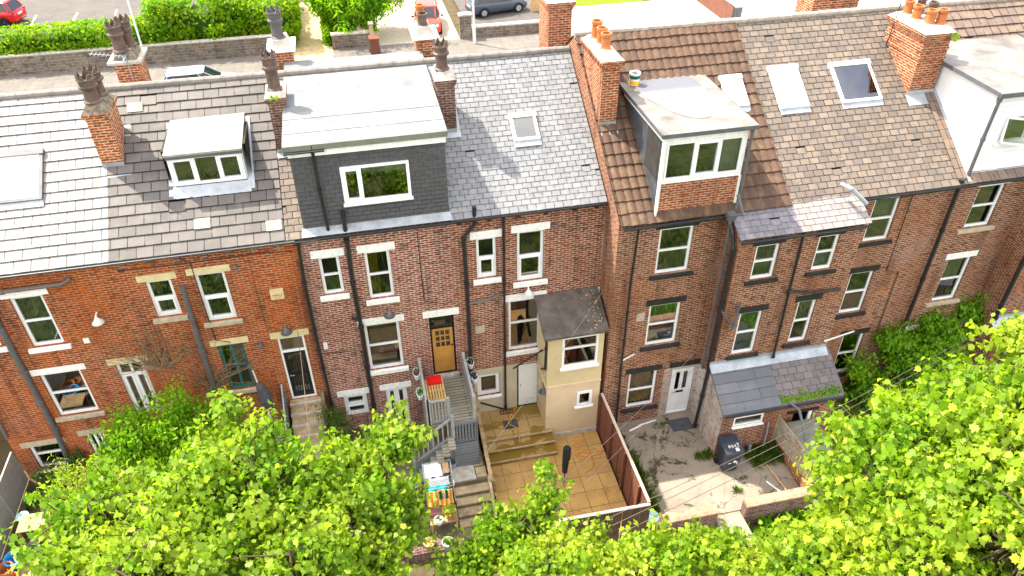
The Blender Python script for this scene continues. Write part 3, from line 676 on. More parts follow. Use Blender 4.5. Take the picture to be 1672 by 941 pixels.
sl = MB(); sl.box(-6.82, -5.9, 5.18, 6.32, 12.42, 12.49); sl.build('coping_slab', 'cement', c)
ae = MB(); ae.tube([(-6.25, 5.15, 11.5), (-6.25, 5.12, 12.7)], .014, 6); ae.tube([(-6.25, 5.12, 12.68), (-7.15, 5.05, 12.85)], .012, 6)
for k in range(9): x = -6.3-.1*k; ae.tube([(x, 4.93, 12.69+.019*k), (x, 5.25, 12.69+.019*k)], .006, 5)
ae.tube([(-6.27, 4.8, 12.65), (-6.27, 5.45, 12.65)], .02, 6); ae.build('tv_aerial', 'galv', c)
# dormer with three lights and a felted lid
dm = MB(); dm.box(-5.06, -3.19, 1.47, 3.2, 10.2, 11.22, skip='fd'); do = dm.build('dormer', 'upvc', H.e, loc=(-4.1, 1.5, 10.3)); do['label'] = 'small white dormer'
lid = MB(); lid.prism([(1.36, 11.25), (3.24, 11.42), (3.24, 11.48), (1.36, 11.31)], 0, -5.12, -3.13); bev(lid.build('dormer_roof', 'felt_lichen', do), .015)
fs = MB(); fs.box(-5.10, -3.15, 1.375, 1.40, 11.16, 11.252); fs.build('fascia', 'pipe_grey', do)
for xa in (-5.085, -3.188): lw = MB(); lw.prism([(1.47, 11.2), (3.1, 11.25), (1.47, 10.32)], 0, xa, xa+.023); lw.build('cheek', 'white_board', do)
window_unit(H.e, 1.40, (-5.06, 10.36, -3.19, 11.2), mull=(.34, .66), inner=((0, 0), (2, 0)), room='room_dark', recess=.02, t=.07)
ap = MB(); z = lambda y: ZE+(y-YE)*T33
ap.face([(-5.12, 1.12, z(1.12)+.034), (-3.1, 1.12, z(1.12)+.034), (-3.1, 1.41, 10.34), (-5.12, 1.41, 10.34)]); ap.face([(-3.18, 1.2, z(1.2)+.034), (-3.0, 1.2, z(1.2)+.034), (-3.0, 3.1, z(3.1)+.034), (-3.18, 3.1, z(3.1)+.034)])
ap.face([(-5.22, 1.2, z(1.2)+.036), (-5.07, 1.2, z(1.2)+.036), (-5.07, 3.1, z(3.1)+.036), (-5.22, 3.1, z(3.1)+.036)]); ap.build('apron_flashing', 'lead', do)
pipe(H.e, [(-5.27,-0.10,8.16), (-5.32,-0.10,5.86), (-5.32,-0.10,4.13)], .06, 'pipe_grey')
pipe(H.e, [(-2.05,-0.10,9.15), (-2.11,-0.10,7.80), (-2.11,-0.10,6.09), (-2.07,-0.10,2.88), (-2.05,-0.10,2.05)], .05, 'pipe_black')
wb = (-3.09,7.30,-2.73,7.61)
o = wall_box(H.e, 'alarm_box', wb, 0, 'paint_cream', .09); o['label'] = 'cream alarm box with a dark scribbled mark'
mk = MB(); X0, X1, Z0, Z1 = wb[0], wb[2], wb[1], wb[3]; W = X1-X0; Hh = Z1-Z0
mk.tube([(X0+W*t_, -.093, Z0+Hh*zz) for t_, zz in ((.2, .25), (.45, .22), (.65, .25), (.82, .40), (.88, .62))], .012, 5)
for t_, ww in ((.2, .05), (.32, .03), (.42, .05), (.54, .05), (.64, .03)): mk.box(X0+W*t_-ww*.5, X0+W*t_+ww*.4, -.094, -.09, Z0+Hh*.40, Z0+Hh*.56)
mk.build('marking', 'oak', o)
q = (-7.62,0.00,7.46); tag_light(H.e, q[0], 0, q[2], 'plastic_white')
q = (-2.89,0.00,6.20); tag_light(H.e, q[0], 0, q[2], 'pipe_grey')
cm = MB(); q = (-3.71,0.00,5.74); cm.lathe([(.02, .0), (.07, -.02), (.07, -.07), (.03, -.13)], (q[0], -.08, q[2]), 10); cm.box(q[0]-.06, q[0]+.06, -.06, 0, q[2]-.03, q[2]+.06); cm.build('security_camera', 'pipe_grey', H.e, smooth=False)
wall_box(H.e, 'air_brick', (-3.86,8.33,-3.70,8.62), 0, 'brick_dark', .01)

pipe(H.e, [(-6.7, -.03, 8.86), (-5.2, -.03, 8.84), (-3.0, -.03, 8.87), (-2.25, -.03, 8.8)], .012, 'pipe_black', name='wall_cable')
pipe(H.e, [(-4.9, -.03, 8.84), (-4.88, -.03, 6.1), (-4.5, -.03, 5.95)], .011, 'pipe_black', name='wall_cable')
# ================================================================== HOUSE 3
H = House('pinkish brick terraced house with a wide slate-hung flat roof dormer and a yellow stable door', -2.12, 2.12, 0, .3, 9.3, 'brick_pink')
kw = dict(lintel='paint_white', lh=.25, sh=.16)
H.win((-1.64,7.15,-1.07,8.45), trans=(.5,), sill='paint_white', room='room_beige', curtain=((0,1,0,.45,'added_net_curtain'),), **kw)
H.win((-0.38,6.78,0.33,8.44), trans=(.5,), sill='paint_white', room='room_dark', curtain=((.05,.5,.04,.96,'curtain_yellow'),), **kw)
H.win((-0.70,3.99,0.35,5.83), trans=(.52,), sill='paint_white', room='room_warm', **kw)
H.win((-1.69,2.12,-0.96,3.06), trans=(.5,), room='room_dark', inner=((0,0),(0,1)), **kw)
fr = (-0.35,1.32,0.33,3.06)
H.win(fr, mull=(.5,), inner=((0,0),(1,0)), room='room_dark', label='white glazed double garden door', **kw)
dr = (1.25,3.39,2.02,5.79); H.op.append(dr)
x0, z0, x1, z1 = dr; zt = z0+(z1-z0)*.80
f = MB(); bars(f, .03, .12, x0+.004, x1-.004, z0+.004, z1-.004, .055); f.box(x0+.055, x1-.055, .035, .115, zt-.035, zt+.035)
do = f.build('door', 'black_gloss', H.e, loc=((x0+x1)/2, 0, z0)); do['label'] = 'yellow oak stable door with nine small panes'
l = MB(); zm = z0+(zt-z0)*.5; a, c = x0+.062, x1-.062
l.box(a, c, .05, .10, z0+.06, zm-.02); l.box(a-.01, c+.01, .03, .10, zm-.018, zm+.03)
bars(l, .05, .10, a, c, zm+.035, zt-.04, .10)
gx0, gx1, gz0, gz1 = a+.10, c-.10, zm+.135, zt-.14
for k in (1, 2):
    X = gx0+(gx1-gx0)*k/3; l.box(X-.016, X+.016, .055, .095, gz0, gz1); Z = gz0+(gz1-gz0)*k/3
    for i in range(3): l.box(gx0+(gx1-gx0)*i/3+(.016 if i else 0), gx0+(gx1-gx0)*(i+1)/3-(.016 if i < 2 else 0), .057, .093, Z-.016, Z+.016)
l.build('door_leaf', 'oak', do)
p = MB(); p.face([(x0+.05, .085, zm), (x1-.05, .085, zm), (x1-.05, .085, z1-.05), (x0+.05, .085, z1-.05)]); p.build('pane', 'glass', do)
h = MB(); h.lathe([(.005, -.06), (.03, -.05), (.03, -.03), (.012, -.02), (.012, .05)], (c-.05, .04, zm+.22), 8, 'Y'); h.build('handle', 'black_gloss', do)
ib = MB(); ib.box(x0-.1, x1+.1, .175, 1.5, z0-.05, z1+.1, skip='f'); ib.build('interior', 'room_dark', do)
wall_box(do, 'lintel', (x0-.17, z1+.003, x1+.17, z1+.25), 0, 'paint_white', .018)
wall_box(do, 'door_step', (x0-.05, z0-.14, x1+.05, z0-.003), 0, 'cement', .12)
H.finish()
rf = roof_part(H.e, -2.34, 2.12, 'slate_sand', .30, .20, .012, ridge='ridge_grey')
gutter(H.e, -2.12, 2.12, -.22, 9.22, 'pipe_black', .06)
dm = MB(); dm.box(-1.85, 2.10, .08, 4.6, 9.2, 11.86, skip='df'); do = dm.build('dormer', 'slate_hung', H.e, loc=(.1, .1, 9.3)); do['label'] = 'wide dark dormer box'
wr = (-0.67,10.05,1.12,11.14)
df = MB(); xs = [-1.85, wr[0], wr[2], 2.10]; n = 21
for (X0, X1, Z0, Z1) in ((-1.85, wr[0], 9.24, 11.74), (wr[2], 2.10, 9.24, 11.74), (wr[0], wr[2], 9.24, wr[1]), (wr[0], wr[2], wr[3], 11.74)):
    k0 = math.floor(Z0/.125)
    while k0*.125 < Z1:
        a, c = max(Z0, k0*.125), min(Z1, (k0+1)*.125); k0 += 1
        if c-a < .003: continue
        df.face([(X0, .045, a), (X1, .045, a), (X1, .075, c), (X0, .075, c)]); df.face([(X0, .075, a), (X1, .075, a), (X1, .045, a), (X0, .045, a)])
df.build('slate_cladding', 'slate_hung', do)
window_unit(H.e, .0, wr, mull=(.28,), inner=((0,0),), room='room_dark', t=.08, recess=.02, curtain=((0,1,.70,1,'blind'),))
sl = MB(); sl.box(wr[0]-.03, wr[2]+.03, -.06, .05, wr[1]-.05, wr[1]-.002); sl.build('dormer_sill', 'upvc', do)
lid = MB(); lid.prism([(-.10, 11.80), (5.2, 11.98), (5.2, 12.10), (-.02, 11.93), (-.10, 11.90)], 0, -1.96, 2.17); lo = bev(lid.build('dormer_roof', 'felt_white', do), .012)
sm = MB()
for y in (.55, 1.35): sm.box(-1.95, 2.16, y-.02, y+.02, 11.93+y*.0335, 11.942+y*.0335)
sm.build('felt_lap', 'felt_white', do)
fs = MB(); fs.box(-1.95, 2.16, -.115, -.102, 11.76, 11.915); fs.build('drip_edge', 'felt_green', do)
fs = MB(); fs.box(-1.87, 2.12, -.06, .042, 11.58, 11.80); fs.build('fascia', 'paint_white', do)
gutter(H.e, -1.95, -.95, -.17, 11.78, 'pipe_black', .055)
pipe(H.e, [(-1.25,-0.06,11.87), (-1.25,-0.06,10.64), (-1.21,-0.06,9.33)], .045, 'pipe_black')
ap = MB(); ap.face([(-1.9, -.2, 9.29), (2.15, -.2, 9.29), (2.12, .04, 9.42), (-1.88, .04, 9.42)]); ap.build('apron_flashing', 'lead', do)
c = chimney(H.e, -2.31, -1.87, 2.03, 2.95, 10.3, 12.33, [('crown', -2.09, 2.35, 1.0, .185, 'pot_dark')], mat='brick_dark', cap='cement', corbel=2, cap_h=.12, label='rear stack of dark brick with one tall pot')
flashing(c, -2.31, -1.87, 2.03, 2.95, 33, YE, ZE, .08)
wd = MB()
for k in range(26): a = random.uniform(0, 6.28); wd.face([(-2.12, 1.98, 12.30), (-2.12+.10*math.cos(a), 1.97+.06*math.sin(a), 12.30+random.uniform(-.05, .16)), (-2.12+.13*math.cos(a+.4), 1.96+.06*math.sin(a+.4), 12.30+random.uniform(-.05, .16))])
wd.build('weed', 'leaf_lime', c)
c = chimney(H.e, -2.27, -1.70, 5.25, 6.1, 10.2, 12.42, [('crown', -2.02, 5.6, .85, .19, 'pot_grey')], mat='brick_chimney', corbel=1, cap_h=.3, label='front stack with one tall grey pot')
sl = MB(); sl.box(-2.40, -1.57, 5.12, 6.22, 12.42, 12.49); sl.build('coping_slab', 'paint_white', c)
pipe(H.e, [(-0.75,-0.12,9.89), (-0.77,-0.12,9.05), (-0.80,-0.10,7.58), (-0.77,-0.10,5.98), (-0.79,-0.10,2.50), (-0.80,-0.10,1.75)], .062, 'pipe_black')
pipe(H.e, [(-1.00,-0.10,6.26), (-0.77,-0.10,6.15)], .05, 'pipe_black')
q = (0.10,0.00,6.28); tag_light(H.e, q[0], 0, q[2], 'pipe_grey')
wall_box(H.e, 'air_brick', (0.65,8.35,0.87,8.60), 0, 'brick_dark', .008)
wall_box(H.e, 'wall_socket', (-1.96,5.18,-1.84,5.40), 0, 'plastic_white', .05)

pipe(H.e, [(-2.0, -.03, 5.0), (-.9, -.03, 4.92), (-.85, -.03, 3.3)], .011, 'pipe_black', name='wall_cable')
pipe(H.e, [(1.15, -.03, 8.9), (1.17, -.03, 6.5), (1.5, -.03, 6.35)], .011, 'pipe_black', name='wall_cable')
# ================================================================== HOUSE 4
H = House('red brick terraced house with a blue slate roof and a cream rendered rear extension', 2.12, 6.66, 0, .3, 9.3, 'brick_red')
kw = dict(lintel='paint_white', sill='paint_white', lh=.25, sh=.16)
H.win((2.80,6.99,3.39,8.42), trans=(.5,), inner=((0,0),), room='room_beige', curtain=((0,.16,0,1,'blind'),), **kw)
H.win((4.01,6.68,4.82,8.47), trans=(.5,), inner=((0,0),), room='room_beige', **kw)
H.win((3.73,3.92,4.77,5.97), trans=(.54,), room='room_beige', **kw)
H.win((2.65,2.08,3.42,3.05), room='room_dark', sill='paint_white', sh=.08, sx=.04, inner=((0,0),))
dr = (4.00,1.25,4.76,3.26); H.op.append(dr); x0, z0, x1, z1 = dr
f = MB(); bars(f, .03, .12, x0+.004, x1-.004, z0+.004, z1-.004, .05); do = f.build('door', 'black_gloss', H.e, loc=((x0+x1)/2, 0, z0)); do['label'] = 'plain white cellar door with a cat flap'
l = MB(); l.box(x0+.055, x1-.055, .05, .10, z0+.055, z1-.055); l.build('door_leaf', 'upvc', do)
cf = MB(); X = (x0+x1)/2+.05; bars(cf, .03, .049, X-.13, X+.13, z0+.13, z0+.40, .035); cf.box(X-.095, X+.095, .04, .046, z0+.165, z0+.365); cf.build('cat_flap', 'plastic_white', do)
h = MB(); h.tube([(x0+.12, .05, z0+1.0), (x0+.12, -.0, z0+1.0), (x0+.12, -.0, z0+1.1)], .012, 6); h.build('handle', 'galv', do)
bk = (5.51,4.77,6.68,5.80)
H.op.append(bk)
lm = MB(); lm.box(bk[0]-.16, bk[2]+.1, -.02, .05, bk[3]+.003, bk[3]+.25); lm.box(bk[0]-.16, bk[0]-.003, -.018, .05, bk[3]-.28, bk[3]); lm.box(bk[2]+.003, bk[2]+.1, -.018, .05, bk[3]-.12, bk[3]); lm.build('lintel', 'paint_white', H.e)
fb = MB(); fb.face([(bk[0], .06, bk[1]), (bk[2], .06, bk[1]), (bk[2], .06, bk[3]), (bk[0], .06, bk[3])]); fb.build('brick_infill', 'brick_chimney', H.e)
H.finish(bands=((2.55, .3, 6.66, 3.32, 'render_beige'),))
rf = roof_part(H.e, 2.12, 6.62, 'slate_blue', .26, .175, .009, jit=.35, ridge='ridge_grey')
gutter(H.e, 2.12, 6.62, -.22, 9.25, 'pipe_black', .055)
corbels(H.e, [2.35, 3.2, 4.05, 4.85, 5.7, 6.35], 0, 9.2, 'paint_black')
rooflight(H.e, 4.30, 5.08, 1.68, 2.42, 33, YE, ZE, 'plastic_white', pane='glass_sky')
c = chimney(H.e, 2.22, 2.72, 2.12, 2.95, 10.3, 12.35, [('crown', 2.43, 2.42, .75, .19, 'pot_dark')], mat='brick_dark', cap='cement', corbel=2, cap_h=.22, label='rear stack of dark brick with one spiked pot')
flashing(c, 2.22, 2.72, 2.12, 2.95, 33, YE, ZE, .10)
c = chimney(H.e, 2.04, 2.60, 5.25, 6.1, 10.2, 12.45, [('plain', 2.3, 5.55, .38, .15, 'pot_dark'), ('plain', 2.28, 5.85, .55, .14, 'terracotta')], mat='brick_chimney', corbel=1, cap_h=.32, label='front stack with a wide white slab')
sl = MB(); sl.box(1.92, 2.74, 5.12, 6.22, 12.45, 12.52); sl.build('coping_slab', 'paint_white', c)
pipe(H.e, [(2.77,-0.12,9.59), (2.77,-0.12,9.02), (2.44,-0.10,8.60), (2.46,-0.10,7.04), (2.46,-0.10,3.65), (2.45,-0.10,2.88)], .058, 'pipe_black')
pipe(H.e, [(2.44,-0.10,6.18), (3.14,-0.10,6.25), (3.37,-0.10,6.32), (3.42,-0.03,6.36)], .05, 'pipe_brown')
pipe(H.e, [(3.60,-0.10,9.17), (3.59,-0.10,6.85), (3.58,-0.08,1.33)], .038, 'pipe_black')
q = (4.33,0.00,6.37); tag_light(H.e, q[0], 0, q[2], 'plastic_white')
wall_box(H.e, 'air_brick', (5.02,8.41,5.29,8.68), 0, 'brick_dark', .008)
wall_box(H.e, 'air_brick', (2.67,4.87,2.97,5.16), 0, 'stone_sill', .008)
st = MB(); st.obox((2.73,-0.03,1.80), (3.59,-0.03,1.27), .03, .05); st.build('skirting_trim', 'paint_black', H.e)
# cream rendered extension
EX0, EX1, EY = 4.70, 6.50, -1.2
wr = (5.16,3.99,6.33,5.22); ws = (5.72,2.17,6.24,2.81)
ex = MB(); zt = 5.32
xs = [EX0, ws[0], ws[2], EX1]
def grid_wall(b, x0, x1, z0, z1, y, ops, d=.17):
    X = sorted({x0, x1, *[q[0] for q in ops], *[q[2] for q in ops]}); Z = sorted({z0, z1, *[q[1] for q in ops], *[q[3] for q in ops]})
    for i in range(len(X)-1):
        for j in range(len(Z)-1):
            cx, cz = (X[i]+X[i+1])/2, (Z[j]+Z[j+1])/2
            if any(r[0] < cx < r[2] and r[1] < cz < r[3] for r in ops): continue
            b.face([(X[i], y, Z[j]), (X[i+1], y, Z[j]), (X[i+1], y, Z[j+1]), (X[i], y, Z[j+1])])
    for (a0, c0, a1, c1) in ops:
        b.face([(a0, y, c0), (a0, y, c1), (a0, y+d, c1), (a0, y+d, c0)]); b.face([(a1, y, c1), (a1, y, c0), (a1, y+d, c0), (a1, y+d, c1)])
        b.face([(a0, y, c1), (a1, y, c1), (a1, y+d, c1), (a0, y+d, c1)]); b.face([(a1, y, c0), (a0, y, c0), (a0, y+d, c0), (a1, y+d, c0)])
grid_wall(ex, EX0, EX1, .3, zt, EY, [wr, ws])
ex.face([(EX0, -.0, .3), (EX0, EY, .3), (EX0, EY, zt), (EX0, -.0, 6.0)]); ex.face([(EX1, EY, .3), (EX1, 0, .3), (EX1, 0, 6.0), (EX1, EY, zt)])
eo = ex.build('rear_extension', 'render_cream', H.e, loc=(5.6, -.6, .8))
bd = MB(); z = (5.66,-1.20,3.21)[2]; bd.box(EX0-.02, EX1+.01, EY-.035, EY+.0, z-.035, z+.035); bd.box(EX0-.035, EX0, EY-.035, -.002, z-.035, z+.035); bd.build('string_course', 'render_peach', eo)
pk = MB(); grid_wall(pk, EX0, EX1, .5, z-.036, EY-.004, [ws], .003); pk.build('lower_render', 'render_peach', eo)
pl = MB(); pl.box(EX0+.02, EX1, EY-.03, EY-.006, .78, 1.0); pl.build('plinth', 'cement', eo)
er = MB(); er.prism([(EY-.16, zt+.02), (.0, 6.02), (.0, 6.10), (EY-.16, zt+.10)], 0, EX0-.16, EX1+.08); bev(er.build('extension_roof', 'felt_brown', eo), .02)
ms = MB()
for k in range(60):
    x = EX1-.05-abs(random.gauss(0, .22)); y = random.uniform(EY-.1, -.1); z = zt+.105+(y-EY+.16)*.515; r = random.uniform(.01, .03)
    ms.lathe([(r, 0), (r*.6, r*.5), (0.0001, r*.6)], (x, y, z), 5)
struct(ms.build('moss', 'timber_pale', eo), 'stuff')
window_unit(H.e, EY, wr, trans=(.62,), sill='paint_white', sh=.09, sx=.05, room='room_dark', t=.075, recess=.0)
window_unit(H.e, EY, ws, sill='paint_white', sh=.08, sx=.06, room='room_dark', t=.085, recess=-.04)
pipe(H.e, [(EX0-.06, EY-.05, zt+.02), (EX0-.05, EY+.02, 4.9), (EX0-.05, EY+.06, 4.0), (EX0-.05, EY+.5, 3.6)], .04, 'pipe_black')
pipe(H.e, [(EX0-.05, EY+.45, 4.45), (3.86,-0.06,3.18)], .025, 'pipe_black')
q = (4.62,-1.00,3.36); tag_light(H.e, EX0-.05, EY+.35, 2.95, 'pipe_grey')
# ================================================================== HOUSES 5 and 6 (a mirrored pair standing forward)
Y5, YO, YL = -1.15, -2.0, -3.2
XA, XB, XC, XD = 6.66, 11.78, 17.5, 22.9
OX0, OX1 = 9.96, 13.86
kb = dict(lintel='paint_black', sill='paint_black', lh=.22, lx=.13, sx=.15, sh=.13)
def outrigger(h, x0, x1, ops, left, right, roofmat, bw, rh):
    b = MB(); zt = 8.72
    grid_wall(b, x0, x1, .3, zt, YO, ops)
    for on, X, fl in ((left, x0, False), (right, x1, True)):
        if on:
            g = [(X, Y5, .3), (X, YO, .3), (X, YO, zt), (X, Y5, 9.05)]
            b.face(g[::-1] if fl else g)
    o = b.build('outrigger', 'brick_brown', h.e, loc=((x0+x1)/2, YO, .3))
    r = MB(); tiled(r, x0-(.08 if left else 0), x1+(.08 if right else 0), YO-.16, 8.72, Y5+.02, 9.24, bw, rh, .010)
    r.build('outrigger_roof', roofmat, o); return o
def low_extension(h, x0, x1, ops, left, right, roofmat, bw, rh, lip, leftmat='brick_white', mat='brick_brown'):
    b = MB(); zt = 3.02
    grid_wall(b, x0, x1, .3, zt, YL, ops)
    if right: b.face([(x1, YL, .3), (x1, YO, .3), (x1, YO, 3.8), (x1, YL, zt)])
    mats = [mat, leftmat]
    if left: b.k = 1; b.face([(x0, YO, .3), (x0, YL, .3), (x0, YL, zt), (x0, YO, 3.8)])
    o = b.build('wash_house', mats, h.e, loc=((x0+x1)/2, YL, .3))
    r = MB(); tiled(r, x0-(.10 if left else 0), x1+(.10 if right else 0), YL-.18, 3.0, YO-.002, 3.86, bw, rh, lip, .3)
    e = .10 if left else 0
    r.prism([(YL-.18, 2.94), (YO, 3.80), (YO, 3.85), (YL-.18, 2.99)], 0, x0-e, x1+(.10 if right else 0))
    ro = r.build('wash_house_roof', roofmat, o)
    fl = MB(); fl.face([(x0-e, YO-.25, 3.735), (x1, YO-.25, 3.735), (x1, YO-.012, 3.90), (x0-e, YO-.012, 3.90)]); fl.face([(x0-e, YO-.012, 3.90), (x1, YO-.012, 3.90), (x1, YO-.012, 4.02), (x0-e, YO-.012, 4.02)]); fl.build('flashing', 'lead', o)
    return o
H = House('brown brick terraced house with a pantiled roof and a puddle on its dormer', XA, XB, Y5, .3, 9.15, 'brick_brown')
H.win((7.91,7.13,8.96,8.74), trans=(.5,), room='room_beige', curtain=((0,1,0,.47,'added_net_curtain'),), **kb)
H.win((7.90,4.30,8.94,5.96), trans=(.5,), room='room_beige', curtain=((0,1,.5,1,'added_net_curtain'),), **kb)
H.win((7.50,1.56,8.49,3.18), trans=(.48,), room='room_dark', curtain=((0,1,.05,1,'curtain_ochre'),), **kb)
dr = (9.01,0.92,9.82,3.06); H.op.append(dr); x0, z0, x1, z1 = dr
f = MB(); bars(f, Y5+.03, Y5+.12, x0+.004, x1-.004, z0+.004, z1-.004, .06); do = f.build('door', 'upvc', H.e, loc=((x0+x1)/2, Y5, z0)); do['label'] = 'white panelled door with two narrow glass strips'
l = MB(); a, c = x0+.065, x1-.065; zl = z0+.065; zh = z1-.065; y = Y5+.06
w2 = (c-a)
for (q0, q1) in ((a, a+.13), (a+w2*.5-.06, a+w2*.5+.06), (c-.13, c)): l.box(q0, q1, y, y+.04, zl, zh)
for (q0, q1) in ((a+.13, a+w2*.5-.06), (a+w2*.5+.06, c-.13)):
    l.box(q0, q1, y+.002, y+.038, zl, zl+.15); l.box(q0, q1, y+.002, y+.038, zl+(zh-zl)*.42, zl+(zh-zl)*.52); l.box(q0, q1, y+.002, y+.038, zh-.16, zh); l.box(q0, q1, y+.012, y+.03, zl+.15, zl+(zh-zl)*.42)
l.build('door_leaf', 'upvc', do)
g = MB(); g.face([(a+.1, y+.02, zl+(zh-zl)*.5), (c-.1, y+.02, zl+(zh-zl)*.5), (c-.1, y+.02, zh-.1), (a+.1, y+.02, zh-.1)]); g.build('pane', 'glass', do)
h = MB(); h.box((a+c)/2-.13, (a+c)/2+.13, y-.018, y-.001, zl+(zh-zl)*.45, zl+(zh-zl)*.49); h.build('letterbox', 'black_gloss', do)
h = MB(); h.tube([(a+.06, y, zl+.95), (a+.06, y-.05, zl+.95), (a+.17, y-.05, zl+.95)], .013, 6); h.build('handle', 'galv', do)
ib = MB(); ib.box(x0-.1, x1+.1, Y5+.175, Y5+1.3, z0-.05, z1+.1, skip='f'); ib.build('interior', 'room_dark', do)
wall_box(do, 'lintel', (x0-.12, z1+.10, x1+.25, z1+.32), Y5, 'paint_black', .018)
wall_box(do, 'lintel_fill', (x0-.02, z1+.003, x1+.02, z1+.098), Y5, 'cement', .012)
ow = [(10.53,7.11,11.28,8.34), (10.48,4.16,11.25,5.88)]
H.finish(bands=((8.72, .3, 9.96, 3.15, 'brick_white'),), back=8.6, ridge=(R5, ZR5), ze_back=9.35)
rf = roof_part(H.e, XA-.03, XB, 'pantile', .24, .36, .03, hi=True, pan=True)
gutter(H.e, XA+.05, 9.95, -1.42, 9.08, 'pipe_black', .06)
o = outrigger(H, OX0, XB, ow, True, False, 'slate_purple', .30, .19)
for r, cu in zip(ow, (((0,1,.0,1,'added_net_curtain'),), ((0,1,0,1,'frosted'),))): window_unit(H.e, YO, r, trans=(.5,), room='room_beige', curtain=cu, **kb)
gutter(H.e, OX0-.05, XB, YO-.2, 8.66, 'pipe_black', .055)
sw = (10.33,2.20,11.35,2.59)
low_extension(H, 9.9, XB, [sw], True, False, 'slate_slab', 1.6, .33, .018)
window_unit(H.e, YL, sw, mull=(), lintel=None, sill='paint_white', sh=.06, sx=.03, room='room_dark', t=.05, recess=.0)
gutter(H.e, 9.85, XB, YL-.22, 2.96, 'pipe_black', .055)
# whitewash on the side of the outrigger
ww = MB(); ww.face([(OX0-.004, Y5, .4), (OX0-.004, YO, .4), (OX0-.004, YO, 3.4), (OX0-.004, Y5, 3.1)]); ww.build('whitewash', 'brick_white', o)
c = chimney(H.e, 6.70, 7.20, 1.22, 3.0, 10.3, 12.85, [('plain', 6.92, 1.75, .45, .14, 'terracotta'), ('plain', 6.94, 2.2, .45, .14, 'terracotta'), ('plain', 6.93, 2.65, .5, .15, 'terracotta')], cap='cement', corbel=3, cap_h=.16, label='long rear brick stack with three terracotta pots')
ae = MB(); ae.tube([(7.16, 2.9, 12.4), (7.17, 2.9, 13.7)], .014, 6); ae.tube([(7.0, 2.7, 13.62), (7.65, 3.2, 13.68)], .010, 6)
for k in range(7): ae.tube([(7.08+.085*k+.10, 2.76+.066*k-.12, 13.63+.008*k), (7.08+.085*k-.10, 2.76+.066*k+.12, 13.63+.008*k)], .006, 5)
ae.build('tv_aerial', 'galv', c)
flashing(c, 6.72, 7.20, 1.22, 3.0, 35, E5, Z5, .16)
c = chimney(H.e, 6.2, 6.95, 5.2, 6.4, 10.2, 13.25, [('plain', 6.5, 5.5, .45, .14, 'terracotta'), ('plain', 6.6, 6.1, .45, .14, 'terracotta')], corbel=3, label='front brick stack of the pantiled house')
# small roof window right of the dormer
rooflight(H.e, 10.69, 11.38, 1.32, 2.17, 35, E5, Z5+.03, 'steel_white', pane='blind')
# dormer
dm = MB(); DX0, DX1, DZ = 7.70, 10.10, 11.62
wr = (DX0+.12, 10.30, DX1-.10, 11.40)
fr_ = dm; grid_wall(fr_, DX0, DX1, 10.18, DZ, -1.10, [wr], .1); fr_.box(DX0-.02, DX0+.07, -1.13, -1.102, 9.15, 10.18); fr_.box(DX1-.05, DX1+.02, -1.13, -1.102, 9.15, 10.18); do = dm.build('dormer', 'paint_white', H.e, loc=(8.9, -1.0, 9.2)); do['label'] = 'white dormer with slate cheeks and a brick apron'
for X in (DX0, DX1): ck = MB(); ck.face([(X, -1.10, 9.15), (X, -1.10, DZ), (X, 2.5, DZ), (X, 2.5, 9.15)]); ck.build('cheek', 'slate_cheek', do)
bp = MB(); bp.face([(DX0+.07, -1.105, 9.15), (DX1-.05, -1.105, 9.15), (DX1-.05, -1.105, 10.18), (DX0+.07, -1.105, 10.18)]); bp.build('brick_apron', 'brick_chimney', do)
window_unit(H.e, -1.12, wr, mull=(.37, .70), inner=((1, 0),), room='room_dark', recess=.0, t=.05, curtain=((.71, .99, 0, 1, 'blind'), (.0, .06, 0, 1, 'blind')))
bg_ = MB(); bg_.obox((DX0-.012, -1.16, 9.2), (DX0-.012, -1.16, 9.2+2.4), .03, .12, (0, 1, 0)); bg_.obox((DX0-.02, -1.12, 11.55), (DX0-.02, 2.5, 11.55), .03, .16); bg_.build('bargeboard', 'paint_white', do)
lid = MB(); lx0, lx1, ly0, ly1 = DX0-.1, DX1+.16, -1.26, 2.62
NX, NY = 30, 34
hgt = lambda x, y: DZ+.08 + .035*max(0, abs((x-(lx0+lx1)/2)/((lx1-lx0)/2))**6) + .04*(max(0, abs((y-.7)/1.95))**8)*0
for i in range(NX):
    for j in range(NY):
        P = []
        for (a, c_) in ((i, j), (i+1, j), (i+1, j+1), (i, j+1)):
            x = lx0+(lx1-lx0)*a/NX; y = ly0+(ly1-ly0)*c_/NY
            z = DZ+.115+.006*math.sin(x*4.1+y*2)+.004*math.sin(y*5-x*3)-.004
            P.append((x, y, z))
        lid.face(P)
lid.box(lx0, lx1, ly0, ly1, DZ, DZ+.08, skip='u')
for (xa, xb, ya, yb) in ((lx0, lx1, ly0-.012, ly0), (lx0-.012, lx0, ly0, ly1), (lx1, lx1+.012, ly0, ly1)): lid.box(xa, xb, ya, yb, DZ, DZ+.125)
lo = lid.build('dormer_roof', 'felt_grey', do, smooth=False)
ed = MB(); ed.box(lx0-.014, lx1+.014, ly0-.03, ly0-.013, DZ+.02, DZ+.13); ed.box(lx0-.03, lx0-.013, ly0, ly1, DZ+.02, DZ+.13); ed.build('drip_edge', 'pipe_grey', do)
def puddle_mat():
    s = N('puddle'); s.b.inputs['Transmission Weight'].default_value = 0
    return s.done((.16, .17, .20), .05, .9)
m['puddle'] = puddle_mat()
pd = MB(); ctl = [(8.02, 2.28), (8.45, 2.5), (9.1, 2.48), (9.72, 2.25), (9.86, 1.5), (9.76, .65), (9.55, -.1), (9.24, -.47), (8.85, -.50), (8.5, -.2), (8.2, .45), (7.96, 1.3)]; pts = []
